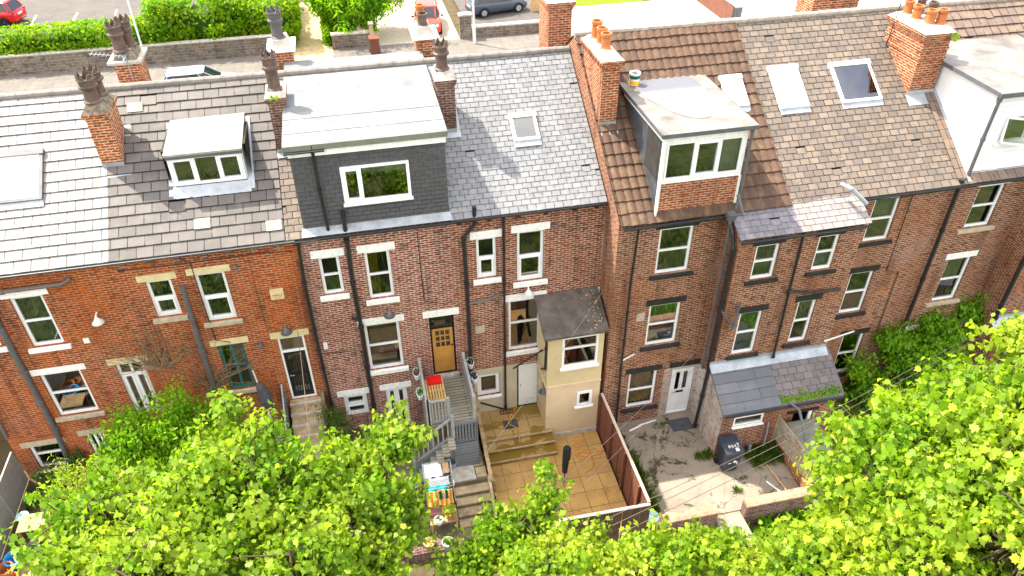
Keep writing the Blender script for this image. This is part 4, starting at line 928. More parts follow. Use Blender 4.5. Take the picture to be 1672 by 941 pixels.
for i in range(len(ctl)):
    p0, p1, p2, p3 = [ctl[(i+k-1) % len(ctl)] for k in range(4)]
    for q in range(5):
        u = q/5; pts.append(tuple(.5*(2*b_+(c_-a_)*u+(2*a_-5*b_+4*c_-d_)*u*u+(3*b_-a_-3*c_+d_)*u**3) for a_, b_, c_, d_ in zip(p0, p1, p2, p3))+(DZ+.121,))
pd.face(pts); pd.build('puddle', 'puddle', do)
st_ = MB(); sp = [(7.75, 2.58), (10.1, 2.58), (10.05, 2.3), (9.6, 2.5), (9.0, 2.54), (8.4, 2.52), (8.0, 2.35), (7.8, 2.1)]; st_.face([(x, y, DZ+.1235) for x, y in sp][::-1]); st_.build('damp_stain', 'pipe_brown', do)
pipe(H.e, [(DX1+.05, -1.2, 11.6), (DX1+.06, -1.2, 9.5), (10.01,-1.30,9.01)], .04, 'pipe_grey')
pipe(H.e, [(7.21,-1.25,8.97), (7.15,-1.25,7.10), (7.15,-1.25,4.70), (7.14,-1.25,3.65), (7.18,-1.25,1.07)], .035, 'pipe_black')
pipe(H.e, [(7.16,-1.25,3.94), (7.55,-1.25,4.15)], .022, 'plastic_white')
# pipe group at the inner corner
cx = OX0-.10
pipe(H.e, [(cx-.05, -1.45, 9.0), (cx-.02, -1.75, 8.7), (cx-.02, -1.92, 8.3), (cx-.02, -1.92, 4.4), (cx-.02, -1.95, 3.9), (cx-.1, -1.95, 1.0)], .06, 'pipe_black')
pipe(H.e, [(cx-.06, -1.55, 9.0), (cx-.06, -1.62, 8.2), (cx-.06, -1.62, 3.4)], .04, 'pipe_grey')
pipe(H.e, [(cx-.02, -1.9, 6.1), (10.25,-2.15,5.49), (10.34,-2.10,6.39)], .05, 'pipe_grey')
hp = MB(); hp.prism([(-1.36, 9.02), (-1.36, 9.22), (-1.62, 9.22), (-1.58, 9.02)], 0, 9.72, 9.95); hp.build('rainwater_hopper', 'pipe_grey', H.e)
pipe(H.e, [(9.80, -1.5, 9.1), (10.03,-1.75,9.32), (9.91,-1.50,9.81)], .045, 'pipe_grey')
wall_box(H.e, 'stone_patch', (7.51,5.40,7.78,5.74), Y5, 'brick_white', .002)

H = House('brown brick terraced house with a sandy slate roof and two big rooflights', XB, XC, Y5, .3, 9.15, 'brick_brown')
H.win((14.68,7.26,15.56,8.84), trans=(.5,), room='room_beige', curtain=((.0,1,.5,1,'frosted'),), **kb)  # frosted sheet in the upper sash, added to lighten the pane
H.win((14.67,4.39,15.52,6.08), trans=(.5,), room='room_beige', **kb)
H.win((15.17,1.53,16.00,3.35), trans=(.5,), room='room_dark', **kb)
H.finish(ridge=(R5, ZR5), ze_back=9.35)
rf = roof_part(H.e, XB, XC, 'slate_sand', .30, .20, .012, hi=True, jit=.4)
gutter(H.e, 13.9, XC, -1.42, 9.08, 'pipe_black', .06)
ow = [(12.48,7.13,13.16,8.38), (12.39,4.30,13.03,6.00)]
o = outrigger(H, XB, OX1, ow, False, True, 'slate_pale', .34, .19)
for r, cu in zip(ow, (((0,1,.0,.48,'blind'),), ((0,1,.5,1,'added_net_curtain'),))): window_unit(H.e, YO, r, trans=(.5,), room='room_beige', curtain=cu, **kb)
gutter(H.e, XB, OX1+.05, YO-.2, 8.66, 'pipe_black', .055)
dd = (12.44,1.35,13.16,2.31)
o2 = low_extension(H, XB, 13.86, [dd], False, True, 'slate_mossy', .32, .24, .014)
ib = MB(); ib.box(dd[0]-.05, dd[2]+.05, YL+.17, YL+1.2, dd[1]-.1, dd[3]+.05, skip='f'); ib.build('interior', 'room_dark', o2)
dl = MB(); dl.obox((dd[2]-.10, YL+.03, dd[1]), (dd[2]-.10, YL+.03, dd[3]), .12, .05, (0, 1, 0)); dl.build('door_frame', 'upvc', o2)
wall_box(o2, 'lintel', (dd[0]-.25, dd[3]+.003, dd[2]+.15, dd[3]+.14), YL, 'paint_black', .015)
gutter(H.e, XB, 13.95, YL-.22, 2.96, 'pipe_black', .055)
mo = MB()
for k in range(260):
    x = random.uniform(XB+.0, 13.9); y = YL-.15+abs(random.gauss(0, .12)); z = 3.03+(y-YL+.18)*.73; r = random.uniform(.015, .045)
    mo.lathe([(r, 0), (r*.7, r*.5), (.0001, r*.7)], (x, y, z), 5)
struct(mo.build('moss', 'leaf_ivy', o2), 'stuff')
c = chimney(H.e, 16.62, 17.5, 1.2, 2.95, 10.3, 12.80, [('plain', 16.95, 2.7, .4, .14, 'terracotta'), ('plain', 16.9, 2.2, .4, .15, 'terracotta'), ('plain', 17.0, 1.7, .42, .15, 'terracotta'), ('plain', 17.3, 1.6, .45, .14, 'terracotta'), ('plain', 17.3, 2.1, .5, .13, 'pot_dark'), ('plain', 17.28, 2.6, .5, .14, 'pot_dark')], cap='cement', corbel=3, cap_h=.14, label='big rear brick stack with six pots')
flashing(c, 16.62, 17.5, 1.2, 2.95, 35, E5, Z5, .2)
bd = MB()
for (z, e) in ((12.0, .025), (12.28, .025)): bd.box(16.62-e, 17.5+e, 1.2-e, 2.95+e, z, z+.075)
bd.build('string_course', 'brick_chimney', c)
ae = MB(); ae.tube([(16.55, 2.7, 11.9), (16.57, 2.6, 13.4)], .014, 6); ae.tube([(16.55, 2.6, 12.3), (16.4, 2.5, 12.25), (16.38, 2.5, 12.05), (16.5, 2.55, 11.95)], .02, 6); ae.build('aerial_mast', 'paint_black', c)
wd = MB()
for k in range(30): a = random.uniform(0, 6.28); wd.face([(17.47, 1.06, 12.72), (17.47+.14*math.cos(a), 1.04+.05*math.sin(a), 12.72+.14*math.sin(a)), (17.47+.14*math.cos(a+.4), 1.02+.05*math.sin(a), 12.72+.14*math.sin(a+.4))])
wd.build('weed', 'leaf_lime', c)
c = chimney(H.e, 15.3, 17.0, 5.2, 6.2, 10.2, 13.0, [('plain', 15.8, 5.7, .4, .14, 'terracotta'), ('plain', 16.5, 5.7, .4, .14, 'terracotta')], corbel=2, label='front brick stack behind the ridge')
rooflight(H.e, 12.33, 13.28, 1.16, 2.33, 35, E5, Z5, 'steel_white', pane='blind', label='rooflight with its white blind drawn')
rooflight(H.e, 14.36, 15.70, 1.14, 2.27, 35, E5, Z5, 'steel_white', pane='glass_sky', label='wide rooflight with clear glass')
pipe(H.e, [(17.31,-1.30,9.25), (17.32,-1.30,7.53), (17.34,-1.30,3.50), (17.36,-1.30,2.74)], .06, 'pipe_black')
pipe(H.e, [(13.28,-1.25,9.57), (13.36,-1.60,9.62), (13.89,-1.75,9.13)], .065, 'lead', name='flue')
pipe(H.e, [(11.85,-2.10,8.67), (11.88,-2.10,6.51), (11.95,-2.10,3.87)], .04, 'pipe_black')
pipe(H.e, [(11.87,-2.10,6.56), (12.77,-2.10,6.36), (13.63,-2.10,6.36)], .045, 'pipe_black')
pipe(H.e, [(13.70,-2.08,4.21), (15.43,-1.25,3.60)], .03, 'plastic_white')
wall_box(H.e, 'outline_patch', (15.88,4.95,16.33,5.36), Y5, 'brick_chimney', .004)

pipe(H.e, [(13.95, -1.18, 8.85), (15.5, -1.18, 8.80), (17.2, -1.18, 8.83)], .012, 'pipe_black', name='wall_cable')
pipe(H.e, [(15.9, -1.18, 8.8), (15.93, -1.18, 6.0), (16.4, -1.18, 5.9), (16.42, -1.18, 3.2)], .011, 'pipe_black', name='wall_cable')
# ================================================================== HOUSE 7
H = House('brown brick terraced house with a big white clad dormer at the right edge', XC, XD, Y5, .3, 9.15, 'brick_brown')
kw = dict(lintel='paint_white', sill='stone_sill', lh=.22, lx=.13, sx=.2, sh=.13)
H.win((18.24,7.26,19.17,8.81), trans=(.5,), room='room_dark', **kw)
H.win((18.19,4.29,19.09,6.08), trans=(.5,), room='room_dark', curtain=((0,1,0,.9,'added_net_curtain'),), **kw)
H.win((17.62,1.12,18.87,3.13), room='room_dark', lintel='paint_white', lx=.35, lh=.2)
H.win((19.22,1.19,19.98,3.05), room='room_dark', lintel='paint_white', lx=.3, lh=.2)
H.finish(ridge=(R5, ZR5), ze_back=9.35)
rf = roof_part(H.e, XC, XD, 'tile_mixed', .30, .33, .04, hi=True)
gutter(H.e, XC+.02, XD, -1.42, 9.08, 'pipe_black', .06)
OL = (20.14,-1.15,6.36)[0]
b = MB(); grid_wall(b, OL, XD+.5, .3, 8.7, YO, [])
b.face([(OL, Y5, .3), (OL, YO, .3), (OL, YO, 8.7), (OL, Y5, 9.05)]); b.face([(XD+.5, YO, .3), (XD+.5, Y5, .3), (XD+.5, Y5, 9.05), (XD+.5, YO, 8.7)])
o = b.build('outrigger', 'brick_brown', H.e, loc=(OL+1, YO, .3))
r = MB(); tiled(r, OL-.08, XD+.5, YO-.16, 8.72, Y5+.02, 9.24, .3, .2, .01); r.build('outrigger_roof', 'slate_purple', o)
pipe(H.e, [(OL-.02, YO-.06, 8.6), (OL-.02, YO-.06, 3.9)], .065, 'pipe_black')
low_extension(H, OL-.05, XD+.4, [], True, True, 'slate_purple', .3, .24, .014, leftmat='brick_brown')
dm = MB(); DX0, DX1, DZ = 17.62, 21.2, 11.82
wr = (18.20, 10.25, 19.9, 11.08)
grid_wall(dm, DX0+.002, DX1, 9.17, DZ, -1.10, [wr], .12); do = dm.build('dormer', 'cladding', H.e, loc=(19.4, -1, 9.2)); do['label'] = 'large white clad dormer'
for X in (DX0, DX1): ck = MB(); ck.face([(X, -1.10, 9.15), (X, -1.10, DZ), (X, 3.4, DZ), (X, 3.4, 9.15)]); ck.build('cheek', 'white_board', do)
window_unit(H.e, -1.12, wr, mull=(.5,), room='room_dark', recess=.03, t=.06)
ca = MB(); a0 = Vector((18.24, -1.10, 10.30)); dv = Vector((.78, -.42, -.06)); 
Pq = lambda u, v: a0+Vector((dv.x*u, dv.y*u, 0))+Vector((0, -.10*(1-v), .74*v))
def bar_(p, q): ca.obox(p, q, .05, .07, (0, -1, 0))
bar_(Pq(0, 0), Pq(1, 0)); bar_(Pq(0, 1), Pq(1, 1)); bar_(Pq(0, 0), Pq(0, 1)); bar_(Pq(1, 0), Pq(1, 1)); co = ca.build('open_casement', 'upvc', do)
pg = MB(); pg.face([Pq(.05, .05), Pq(.95, .05), Pq(.95, .95), Pq(.05, .95)]); pg.build('casement_pane', 'glass', do)
sl = MB(); sl.box(18.1, 20, -1.17, -1.10, 10.17, 10.22); sl.build('dormer_sill', 'upvc', do)
lid = MB(); lid.prism([(-1.25, DZ+.0), (3.9, DZ+.0), (3.9, DZ+.12), (-1.25, DZ+.07)], 0, DX0-.1, DX1+.1); bev(lid.build('dormer_roof', 'felt_grey', do), .012)
ed = MB(); ed.box(DX0-.13, DX1+.1, -1.31, -1.252, DZ-.06, DZ+.08); ed.box(DX0-.14, DX0-.102, -1.25, 3.6, DZ-.02, DZ+.10); ed.box(DX1+.102, DX1+.12, -1.25, 3.9, DZ-.0, DZ+.16); ed.build('fascia', 'pipe_grey', do)
pipe(H.e, [(DX0-.02, -1.2, DZ-.1), (DX0-.02, -1.17, 10.5), (DX0-.02, -1.17, 9.2)], .055, 'pipe_grey')
vt = MB()
for k in range(10):
    t = k/10; y = E5+.1+t*2.6; z = Z5+(y-E5)*T35+.05
    vt.face([(XC-.28, y, z), (XC+.02, y, z), (XC+.02, y+.26, z+.26*T35), (XC-.28, y+.26, z+.26*T35)])
vt.build('soaker_course', 'tile_mixed', H.e)
fl = MB(); fl.face([(XC+.02, E5, Z5+.06), (XC+.12, E5, Z5+.06), (XC+.12, 2.9, Z5+(2.9-E5)*T35+.06), (XC+.02, 2.9, Z5+(2.9-E5)*T35+.06)]); fl.build('flashing', 'lead', H.e)

# ================================================================== things fixed to nothing: bucket on the puddled dormer
b = MB(); z = 11.735; b.lathe([(.13, 0), (.155, .34), (.165, .34), (.165, .37), (.14, .37), (.135, .30), (0.001, .30)], (7.98, 2.05, z), 16)
bo = b.build('paint_tub', 'plastic_white', None, loc=(7.98, 2.05, z)); tag(bo, 'plastic tub with a teal and ochre band standing on the puddled dormer roof', 'tub')
b = MB(); b.lathe([(.134, .02), (.142, .14)], (7.98, 2.05, z), 16); b.build('ochre_band', 'curtain_ochre', bo)
b = MB(); b.lathe([(.147, .20), (.155, .30)], (7.98, 2.05, z), 16); b.build('teal_band', 'fabric_green', bo)
# ================================================================== GARDENS (slabs are setting, everything on them is a thing)
def slab(name, x0, x1, y0, y1, z, mat, zb=.1):
    b = MB(); b.box(x0, x1, y0, y1, zb, z, skip='d'); return struct(b.build(name, mat))
slab('garden_bed', -11.4, -3.5, -6.0, -.003, 1.72, 'garden_soil')
slab('garden_bed', -2.25, -1.35, -6.0, -.003, 1.5, 'garden_soil')
slab('garden_path', -3.45, -2.3, -6.0, -1.55, 2.02, 'stone_step_dark')
slab('courtyard', -1.33, 2.44, -2.85, -.003, 1.35, 'stone_step_dark')
slab('lower_courtyard', -1.33, 2.44, -4.35, -2.85, .58, 'stone_step_dark')
b = MB(); b.box(1.30, 2.07, -2.80, -1.3, 1.352, 1.40); struct(bev(b.build('paving_slab', 'cement'), .01))
for i, (x0, x1, y0, y1) in enumerate(((2.09, 2.40, -1.85, -1.35), (2.09, 2.38, -2.3, -1.9), (2.10, 2.42, -2.75, -2.36))):
    b = MB(); b.box(x0, x1, y0, y1, 1.352, 1.385); struct(bev(b.build('paving_slab', 'stone_step'), .01))
slab('upper_patio', 2.60, 4.92, -1.30, -.003, 1.30, 'patio_algae')
slab('patio_step', 2.60, 4.92, -1.62, -1.30, 1.14, 'patio_algae')
slab('patio_step', 2.60, 4.94, -1.95, -1.62, .97, 'patio_algae')
slab('lower_patio', 2.60, 6.50, -5.55, -1.95, .80, 'patio_flags')
slab('lower_patio', 4.92, 6.50, -1.95, -1.20, .797, 'patio_flags')
b = MB()
for (y, z) in ((-1.30, 1.30), (-1.62, 1.14), (-1.95, .97)): b.box(2.62, 4.93, y-.035, y-.001, z-.045, z+.006)
struct(b.build('step_nosing', 'stone_step'))
slab('yard', 6.72, 12.0, -5.35, Y5-.003, .90, 'yard_concrete')
slab('yard_gateway', 8.95, 9.8, -7.2, -5.352, .86, 'yard_concrete')
slab('dirt_yard', 12.3, 17.5, -6.0, Y5-.003, .65, 'garden_soil')
slab('dirt_yard', 17.52, 23.5, -6.0, Y5-.003, .6, 'garden_soil')
b = MB(); b.box(9.0, 9.75, -1.95, -1.42, .902, .915); struct(b.build('door_mat', 'fabric_grey'))

# --- house 1 and 2 gardens
f = thing('concrete_fence', 'grey concrete panel fence running out from the wall at the left edge', 'fence', (-11.45, -2.5, 1.7))
for k in range(4):
    y1 = -.05-1.5*k; pb = MB()
    for j in range(4): pb.box(-11.48, -11.43, y1-1.40, y1-.02, 1.72+.32*j+.004, 1.72+.32*j+.316)
    pb.build('panel', 'concrete_panel', f); pb = MB(); pb.box(-11.52, -11.40, y1-1.49, y1-1.40, 1.6, 3.05); pb.build('post', 'concrete_panel', f)
def table(name, label, x0, x1, y0, y1, z0, z1, mat, cat='table', group=None):
    t = thing(name, label, cat, ((x0+x1)/2, (y0+y1)/2, z0), group)
    b = MB(); b.box(x0, x1, y0, y1, z1-.035, z1); bev(b.build('table_top', mat, t), .006)
    for x in (x0+.05, x1-.05):
        for y in (y0+.05, y1-.05): b = MB(); b.box(x-.025, x+.025, y-.025, y+.025, z0, z1-.036); b.build('leg', mat, t)
    return t
q = (-10.53,-2.31,2.35)
table('garden_table', 'pale plywood board on legs beside the concrete fence', q[0]-.36, q[0]+.36, q[1]-.3, q[1]+.3, 1.72, 2.35, 'timber_weathered')
q = (-10.96,-1.90,2.10)
st = thing('stool', 'light blue step stool with a hole in its seat by the concrete fence', 'stool', (q[0], q[1], 1.72))
b = MB(); b.lathe([(.05, 0), (.17, 0), (.17, .03), (.05, .03), (.05, 0)], (q[0], q[1], 2.17), 14); b.build('seat', 'plastic_sky', st)
for k in range(4): a = k*1.57+.78; b = MB(); b.tube([(q[0]+.12*math.cos(a), q[1]+.12*math.sin(a), 2.17), (q[0]+.18*math.cos(a), q[1]+.18*math.sin(a), 1.72)], .018, 6); b.build('leg', 'plastic_sky', st)
q = (-10.88,-3.19,2.00)
b = MB(); b.lathe([(.20, 0), (.26, .30), (.28, .30), (.28, .34), (.24, .34), (.19, .03), (.0001, .03)], (q[0], q[1], 1.72), 16)
o = b.build('bucket', 'plastic_blue', None, loc=(q[0], q[1], 1.72)); tag(o, 'bright blue bucket near the bottom left corner', 'bucket')
q = (-10.72,-3.06,1.95)
b = MB(); b.lathe([(.26, 0), (.32, .22), (.34, .22), (.34, .26), (.30, .26), (.25, .03), (.0001, .03)], (q[0]+.12, q[1], 1.72), 18)
o = b.build('plant_tub', 'pipe_grey', None, loc=(q[0]+.12, q[1], 1.72)); tag(o, 'empty grey round tub next to the blue bucket', 'tub')
for (px, lab) in ((8, 'orange clay flowerpot in the bottom left corner'), (16, 'smaller orange clay flowerpot below the blue bucket')):
    q = (-11.04,-3.50,2.00) if px == 8 else (-10.84,-3.75,2.00)
    b = MB(); s_ = 1.15 if px == 8 else .85; b.lathe([(.12*s_, 0), (.17*s_, .24*s_), (.195*s_, .24*s_), (.195*s_, .30*s_), (.16*s_, .30*s_), (.13*s_, .06), (.0001, .06)], (q[0], q[1], 1.72), 16)
    o = b.build('flowerpot', 'terracotta', None, loc=(q[0], q[1], 1.72)); tag(o, lab, 'flowerpot', 'clay flowerpots by the blue bucket')
q = (-10.34,-3.49,1.74)
b = MB(); b.box(q[0]-.5, q[0]+.7, q[1]-.5, q[1]+.45, 1.722, 1.76); o = b.build('timber_board', 'timber_weathered', None, loc=(q[0], q[1], 1.72)); tag(o, 'brown sheet of board lying on the soil near the bottom left corner', 'board')
# stone steps of house 2
s2 = thing('stone_steps', 'flight of mossy stone steps climbing to the black panelled door', 'steps', (-2.85, -.9, 2.0))
b = MB(); y = -.003; z = 3.26
b.box(-3.30, -2.36, -.20, -.003, 2.0, z)
yy = -.20; n = 5
for k in range(n): z -= .21; b.box(-3.30, -2.36, yy-.27, yy-.001, 2.0, z); yy -= .27
b.build('tread_block', 'stone_step', s2)
b = MB(); z = 3.26; yy = -.20
for k in range(n+1): b.box(-3.31, -2.35, yy-.02, yy+.03, z-.04, z+.006); z -= .21; yy -= .27
b.build('nosing', 'cement', s2)
b = MB(); b.prism([(-.02, 2.0), (-1.7, 2.0), (-1.7, 2.6), (-.02, 4.0)], 0, -3.46, -3.40); b.build('side_panel', 'timber_bluegrey', s2)
b = MB(); b.tube([(-3.43, -.05, 4.03), (-3.43, -1.7, 2.65)], .025, 8); b.build('handrail', 'galv', s2)
b = MB(); b.prism([(-.02, 2.0), (-1.6, 2.0), (-1.6, 2.25), (-.02, 3.45)], 0, -2.34, -2.24); b.build('side_wall', 'stone_step_dark', s2)
# folded grey parasol
q = (-3.88,-0.60,4.09)
pr = thing('folded_parasol', 'folded slate grey parasol on a white pole against the orange brick wall', 'parasol', (q[0], -.6, 1.72))
b = MB(); b.tube([(q[0]+.1, -.6, 1.72), (q[0]-.16, -.42, q[2]+1.0)], .02, 8); b.build('pole', 'plastic_white', pr)
b = MB(); b.tube([(q[0]-.1, -.47, q[2]+.55), (q[0]-.06, -.50, q[2]+.4), (q[0]+.0, -.52, q[2]-.1), (q[0]+.05, -.54, q[2]-.5)], [.03, .13, .20, .10], 9); b.build('canopy', 'fabric_grey', pr)

# --- house 3: deck, landing, bench, planters
DK = thing('timber_deck', 'raised grey timber deck with railings in front of the yellow stable door', 'deck', (1.5, -1.1, 1.35))
b = MB(); b.box(.80, 2.24, -2.08, -.12, 3.20, 3.30); b.build('deck_boards', 'deck_grey', DK)
def balustrade(x0, y0, z0, x1, y1, z1, h, n, solid=False, mat='timber_grey'):
    b = MB(); p0, p1 = Vector((x0, y0, z0)), Vector((x1, y1, z1)); H_ = Vector((0, 0, h))
    b.obox(p0+H_, p1+H_, .07, .05); b.obox(p0+Vector((0, 0, .1)), p1+Vector((0, 0, .1)), .04, .06)
    for k in range(n+1):
        c = p0.lerp(p1, k/n); b.box(c.x-.022, c.x+.022, c.y-.022, c.y+.022, c.z+.1, c.z+h)
    for c in (p0, p1): b.box(c.x-.05, c.x+.05, c.y-.05, c.y+.05, c.z-.02, c.z+h+.08)
    if solid:
        d = (p1-p0); sd = Vector((-d.y, d.x, 0)).normalized()*.02
        for sg in (1, -1): b.face([p0+sd*sg+Vector((0, 0, .05)), p1+sd*sg+Vector((0, 0, .05)), p1+sd*sg+H_, p0+sd*sg+H_])
    o = b.build('railing', mat, DK); return o
balustrade(2.22, -.15, 3.30, 2.22, -2.05, 3.30, .90, 13, True)
balustrade(.82, -.15, 3.30, .82, -2.03, 3.30, .95, 13)
balustrade(.87, -2.03, 3.30, 1.45, -2.03, 3.30, .95, 6)
balustrade(1.52, -2.16, 2.75, .25, -2.16, 1.75, .85, 8)
b = MB(); b.box(1.50, 2.27, -2.24, -2.20, 1.36, 2.45)
for k in range(8): x = 1.54+.095*k; b.box(x-.03, x+.03, -2.15, -2.10, 2.40, 3.30)
b.box(1.5, 2.27, -2.17, -2.11, 3.22, 3.32); b.box(1.5, 2.27, -2.17, -2.11, 2.46, 2.53)
b.box(2.245, 2.275, -2.19, -.12, 1.36, 3.28); b.prism([(1.5, 2.84), (.2, 1.72), (.2, 1.45), (1.5, 2.4)], 1, -2.22, -2.19); b.build('skirt_panel', 'timber_bluegrey', DK)
b = MB()
for k in range(7): z = 3.1-.24*(k+1); b.box(1.50-.19*(k+1), 1.50-.19*k+.02, -2.75, -2.25, z-.04, z)
b.build('stair_tread', 'deck_grey', DK)
for (x, y) in ((.84, -2.0), (1.48, -2.05), (.84, -.3)): b = MB(); b.box(x-.05, x+.05, y-.05, y+.05, 1.35, 3.2); b.build('post', 'timber_grey', DK)
bn = thing('garden_bench', 'pale slatted wooden bench on the grey deck under a red cushion', 'bench', (1.12, -.75, 3.3))
b = MB()
for k in range(7): x = .93+.085*k; b.box(x-.025, x+.025, -1.42, -.50, 3.70, 3.73)
b.build('seat', 'oak_pale', bn)
for y in (-1.39, -1.0, -.55): b = MB(); b.box(.90, 1.47, y-.03, y+.03, 3.65, 3.697); b.build('rail', 'oak_pale', bn)
for x in (.93, 1.44):
    for y in (-1.38, -.55): b = MB(); b.box(x-.03, x+.03, y-.03, y+.03, 3.3, 3.648); b.build('leg', 'oak_pale', bn)
b = MB(); n = 12
b.box(.98, 1.42, -.80, -.46, 3.735, 3.81); o = b.build('cushion', 'fabric_red', None, loc=(1.2, -.6, 3.735)); md = o.modifiers.new('bevel', 'BEVEL'); md.width = .03; md.segments = 3
tag(o, 'bright red cushion at the door end of the slatted bench', 'cushion')
LABS = ['white oval planter with dark stems, on the left deck railing nearest the wall', 'white oval planter of green herbs on the left deck railing, farther from the wall', 'white oval planter on the right deck railing nearest the door, dark green filling', 'white oval planter full of purple stems on the right deck railing']
for i, (x, y, z, mt) in enumerate(((.68, -.62, 4.20, 'twig_dry'), (.68, -1.42, 4.12, 'leaf_ash'), (2.40, -.38, 4.08, 'leaf_dark'), (2.40, -1.05, 4.08, 'fabric_grey'))):
    t = thing('railing_planter', LABS[i], 'planter', (x, y, z-.2), 'oval planters hung on the deck railings')
    b = MB(); b.lathe([(.08, -.2), (.11, .0), (.12, .0), (.12, .02), (.105, .02), (.095, -.02), (.0001, -.02)], (x, y, z), 18, sy=1.75); b.build('tub', 'steel_white', t)
    b = MB()
    for k in range(110):
        a = random.uniform(0, 6.28); r = math.sqrt(random.random())*.10; px_, py_ = x+r*math.cos(a), y+r*1.7*math.sin(a); h = random.uniform(.04, .14); a2 = random.uniform(0, 6.28)
        b.face([(px_-.012, py_, z-.03), (px_+.012, py_, z-.03), (px_+.05*math.cos(a2), py_+.05*math.sin(a2), z+h)]); b.face([(px_+.012, py_, z-.03), (px_-.012, py_, z-.03), (px_+.05*math.cos(a2), py_+.05*math.sin(a2), z+h)])
    b.build('plant', mt, t)
# garden steps of house 3
s3 = thing('garden_steps', 'flight of worn concrete steps below the pale paving slab', 'steps', (1.9, -3.3, .3))
b = MB(); z = 1.345; yy = -2.852
for k in range(4): z -= .19; b.box(1.36, 2.40, yy-.26, yy, .3, z); yy -= .262
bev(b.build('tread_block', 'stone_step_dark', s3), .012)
z = 1.345; yy = -2.852; b = MB()
for k in range(4): z -= .19; b.box(1.35, 2.405, yy-.285, yy-.002, z+.001, z+.045); yy -= .262
bev(b.build('tread', 'stone_step', s3), .01)
b = MB(); b.prism([(-2.85, .3), (-4.1, .3), (-4.1, .75), (-2.85, 1.55)], 0, 2.41, 2.50); b.build('side_wall', 'stone_step', s3)
q = (1.39,-2.18,1.70)
b = MB(); b.lathe([(.12, 0), (.17, .28), (.185, .28), (.185, .32), (.15, .32), (.12, .05), (.0001, .05)], (q[0], q[1], 1.352), 16); o = b.build('flowerpot', 'galv', None, loc=(q[0], q[1], 1.35)); tag(o, 'blue grey round pot tucked beside the deck skirt panel', 'flowerpot')
# clothes airer
q = (0.88,-3.03,1.90)
AX, AY = q[0], q[1]
ar = thing('clothes_airer', 'grey metal clothes airer hung with washing in the small courtyard', 'airer', (AX, AY, 1.35))
b = MB()
for x in (AX-.42, AX+.42):
    b.tube([(x, AY+.55, 1.36), (x, AY+.35, 2.35), (x, AY-.1, 2.2), (x, AY-.5, 2.2)], .014, 6); b.tube([(x, AY-.45, 1.36), (x, AY+.35, 2.2)], .014, 6)
for k in range(8): y = AY+.5-.13*k; b.tube([(AX-.42, y-.1, 2.2), (AX+.42, y-.1, 2.2)], .007, 5)
b.tube([(AX-.42, AY+.35, 2.35), (AX+.42, AY+.35, 2.35)], .014, 6)
b.build('frame', 'galv', ar)
def cloth(name, label, x0, x1, y, ztop, drop, mat, group=None, sag=.02, flat=0):
    b = MB(); nx, nz = 14, 8
    def P(i, j):
        u, v = i/nx, j/nz; x = x0+(x1-x0)*u
        return (x+.01*math.sin(v*5+u*9), y-.02-.05*v*(1-flat)-flat*v*drop*.8+sag*math.sin(u*13+v*2), ztop-drop*v*(1-flat*.75)+.008*math.sin(u*17))
    for i in range(nx):
        for j in range(nz): b.face([P(i, j), P(i, j+1), P(i+1, j+1), P(i+1, j)], [(i/nx, j/nz), (i/nx, (j+1)/nz), ((i+1)/nx, (j+1)/nz), ((i+1)/nx, j/nz)])
    o = b.build(name, mat, None, smooth=True, loc=((x0+x1)/2, y, ztop)); md = o.modifiers.new('thickness', 'SOLIDIFY'); md.thickness = .008
    return tag(o, label, 'washing', group or 'washing on the clothes airer')
cloth('white_sheet', 'white crumpled sheet draped flat over the airer nearest the deck', AX-.40, AX+.14, AY+.38, 2.32, .55, 'fabric_white', flat=1)
cloth('brown_shirt', 'tan brown shirt bunched on the airer next to the white sheet', AX+.16, AX+.36, AY+.32, 2.33, .40, 'timber_pale', flat=.9)
cloth('white_towel', 'white towel hanging in the middle of the airer', AX-.38, AX+.30, AY-.12, 2.22, .34, 'fabric_white', flat=.7)
cloth('teal_cloth', 'narrow teal cloth strip hanging below the white towel', AX-.36, AX+.26, AY-.40, 2.20, .18, 'fabric_teal', flat=.5)
cloth('striped_towel', 'orange and cream striped towel hanging at the front of the airer', AX-.42, AX+.34, AY-.56, 2.16, .62, 'towel_stripes', flat=.25)
for k, x in enumerate((AX-.02, AX+.16)): cloth('green_sock', 'dark green sock over the striped towel, ' + ('left of the pair' if k == 0 else 'right of the pair'), x-.045, x+.045, AY-.60, 2.17, .30, 'fabric_green', flat=.2)
# pots on a low table and wall of house 3
q = (0.91,-3.90,1.15)
table('plant_table', 'weathered low wooden table carrying the potted plants near the low brick wall', 0.45, 1.30, -4.0, -3.42, .58, 1.12, 'timber_weathered')
def pot_plant(px, py, z, r, h, mat, label, leafm, n, spread, group='potted plants by the low brick wall'):
    t = thing('potted_plant', label, 'plant pot', (px, py, z), group)
    b = MB(); b.lathe([(r*.72, 0), (r*.95, h*.8), (r*1.08, h*.8), (r*1.08, h), (r*.9, h), (r*.8, h*.7), (.0001, h*.7)], (px, py, z), 18); b.build('pot', mat, t)
    b = MB()
    for k in range(n):
        a = random.uniform(0, 6.28); rr_ = random.random()*spread; c = Vector((px+rr_*math.cos(a), py+rr_*math.sin(a), z+h+random.uniform(.0, spread*1.3))); u = Vector((random.gauss(0, 1), random.gauss(0, 1), random.gauss(0, .5))).normalized()*spread*.35; v = u.cross(Vector((random.gauss(0, .4), random.gauss(0, .4), 1))).normalized()*spread*.16
        b.face([c-u, c+v, c+u, c-v])
    b.build('plant', leafm, t); return t
q = (1.06,-3.82,1.30)
pot_plant(q[0], q[1], 1.122, .16, .26, 'terracotta', 'terracotta pot with a tall bright green plant on the weathered table', 'leaf_lime', 90, .20)
q = (0.72,-3.97,1.25)
pot_plant(q[0], q[1], 1.122, .13, .20, 'plastic_white', 'white rimmed pot with a small dark plant on the weathered table', 'leaf_dark', 40, .11)
q = (0.34,-4.37,0.95)
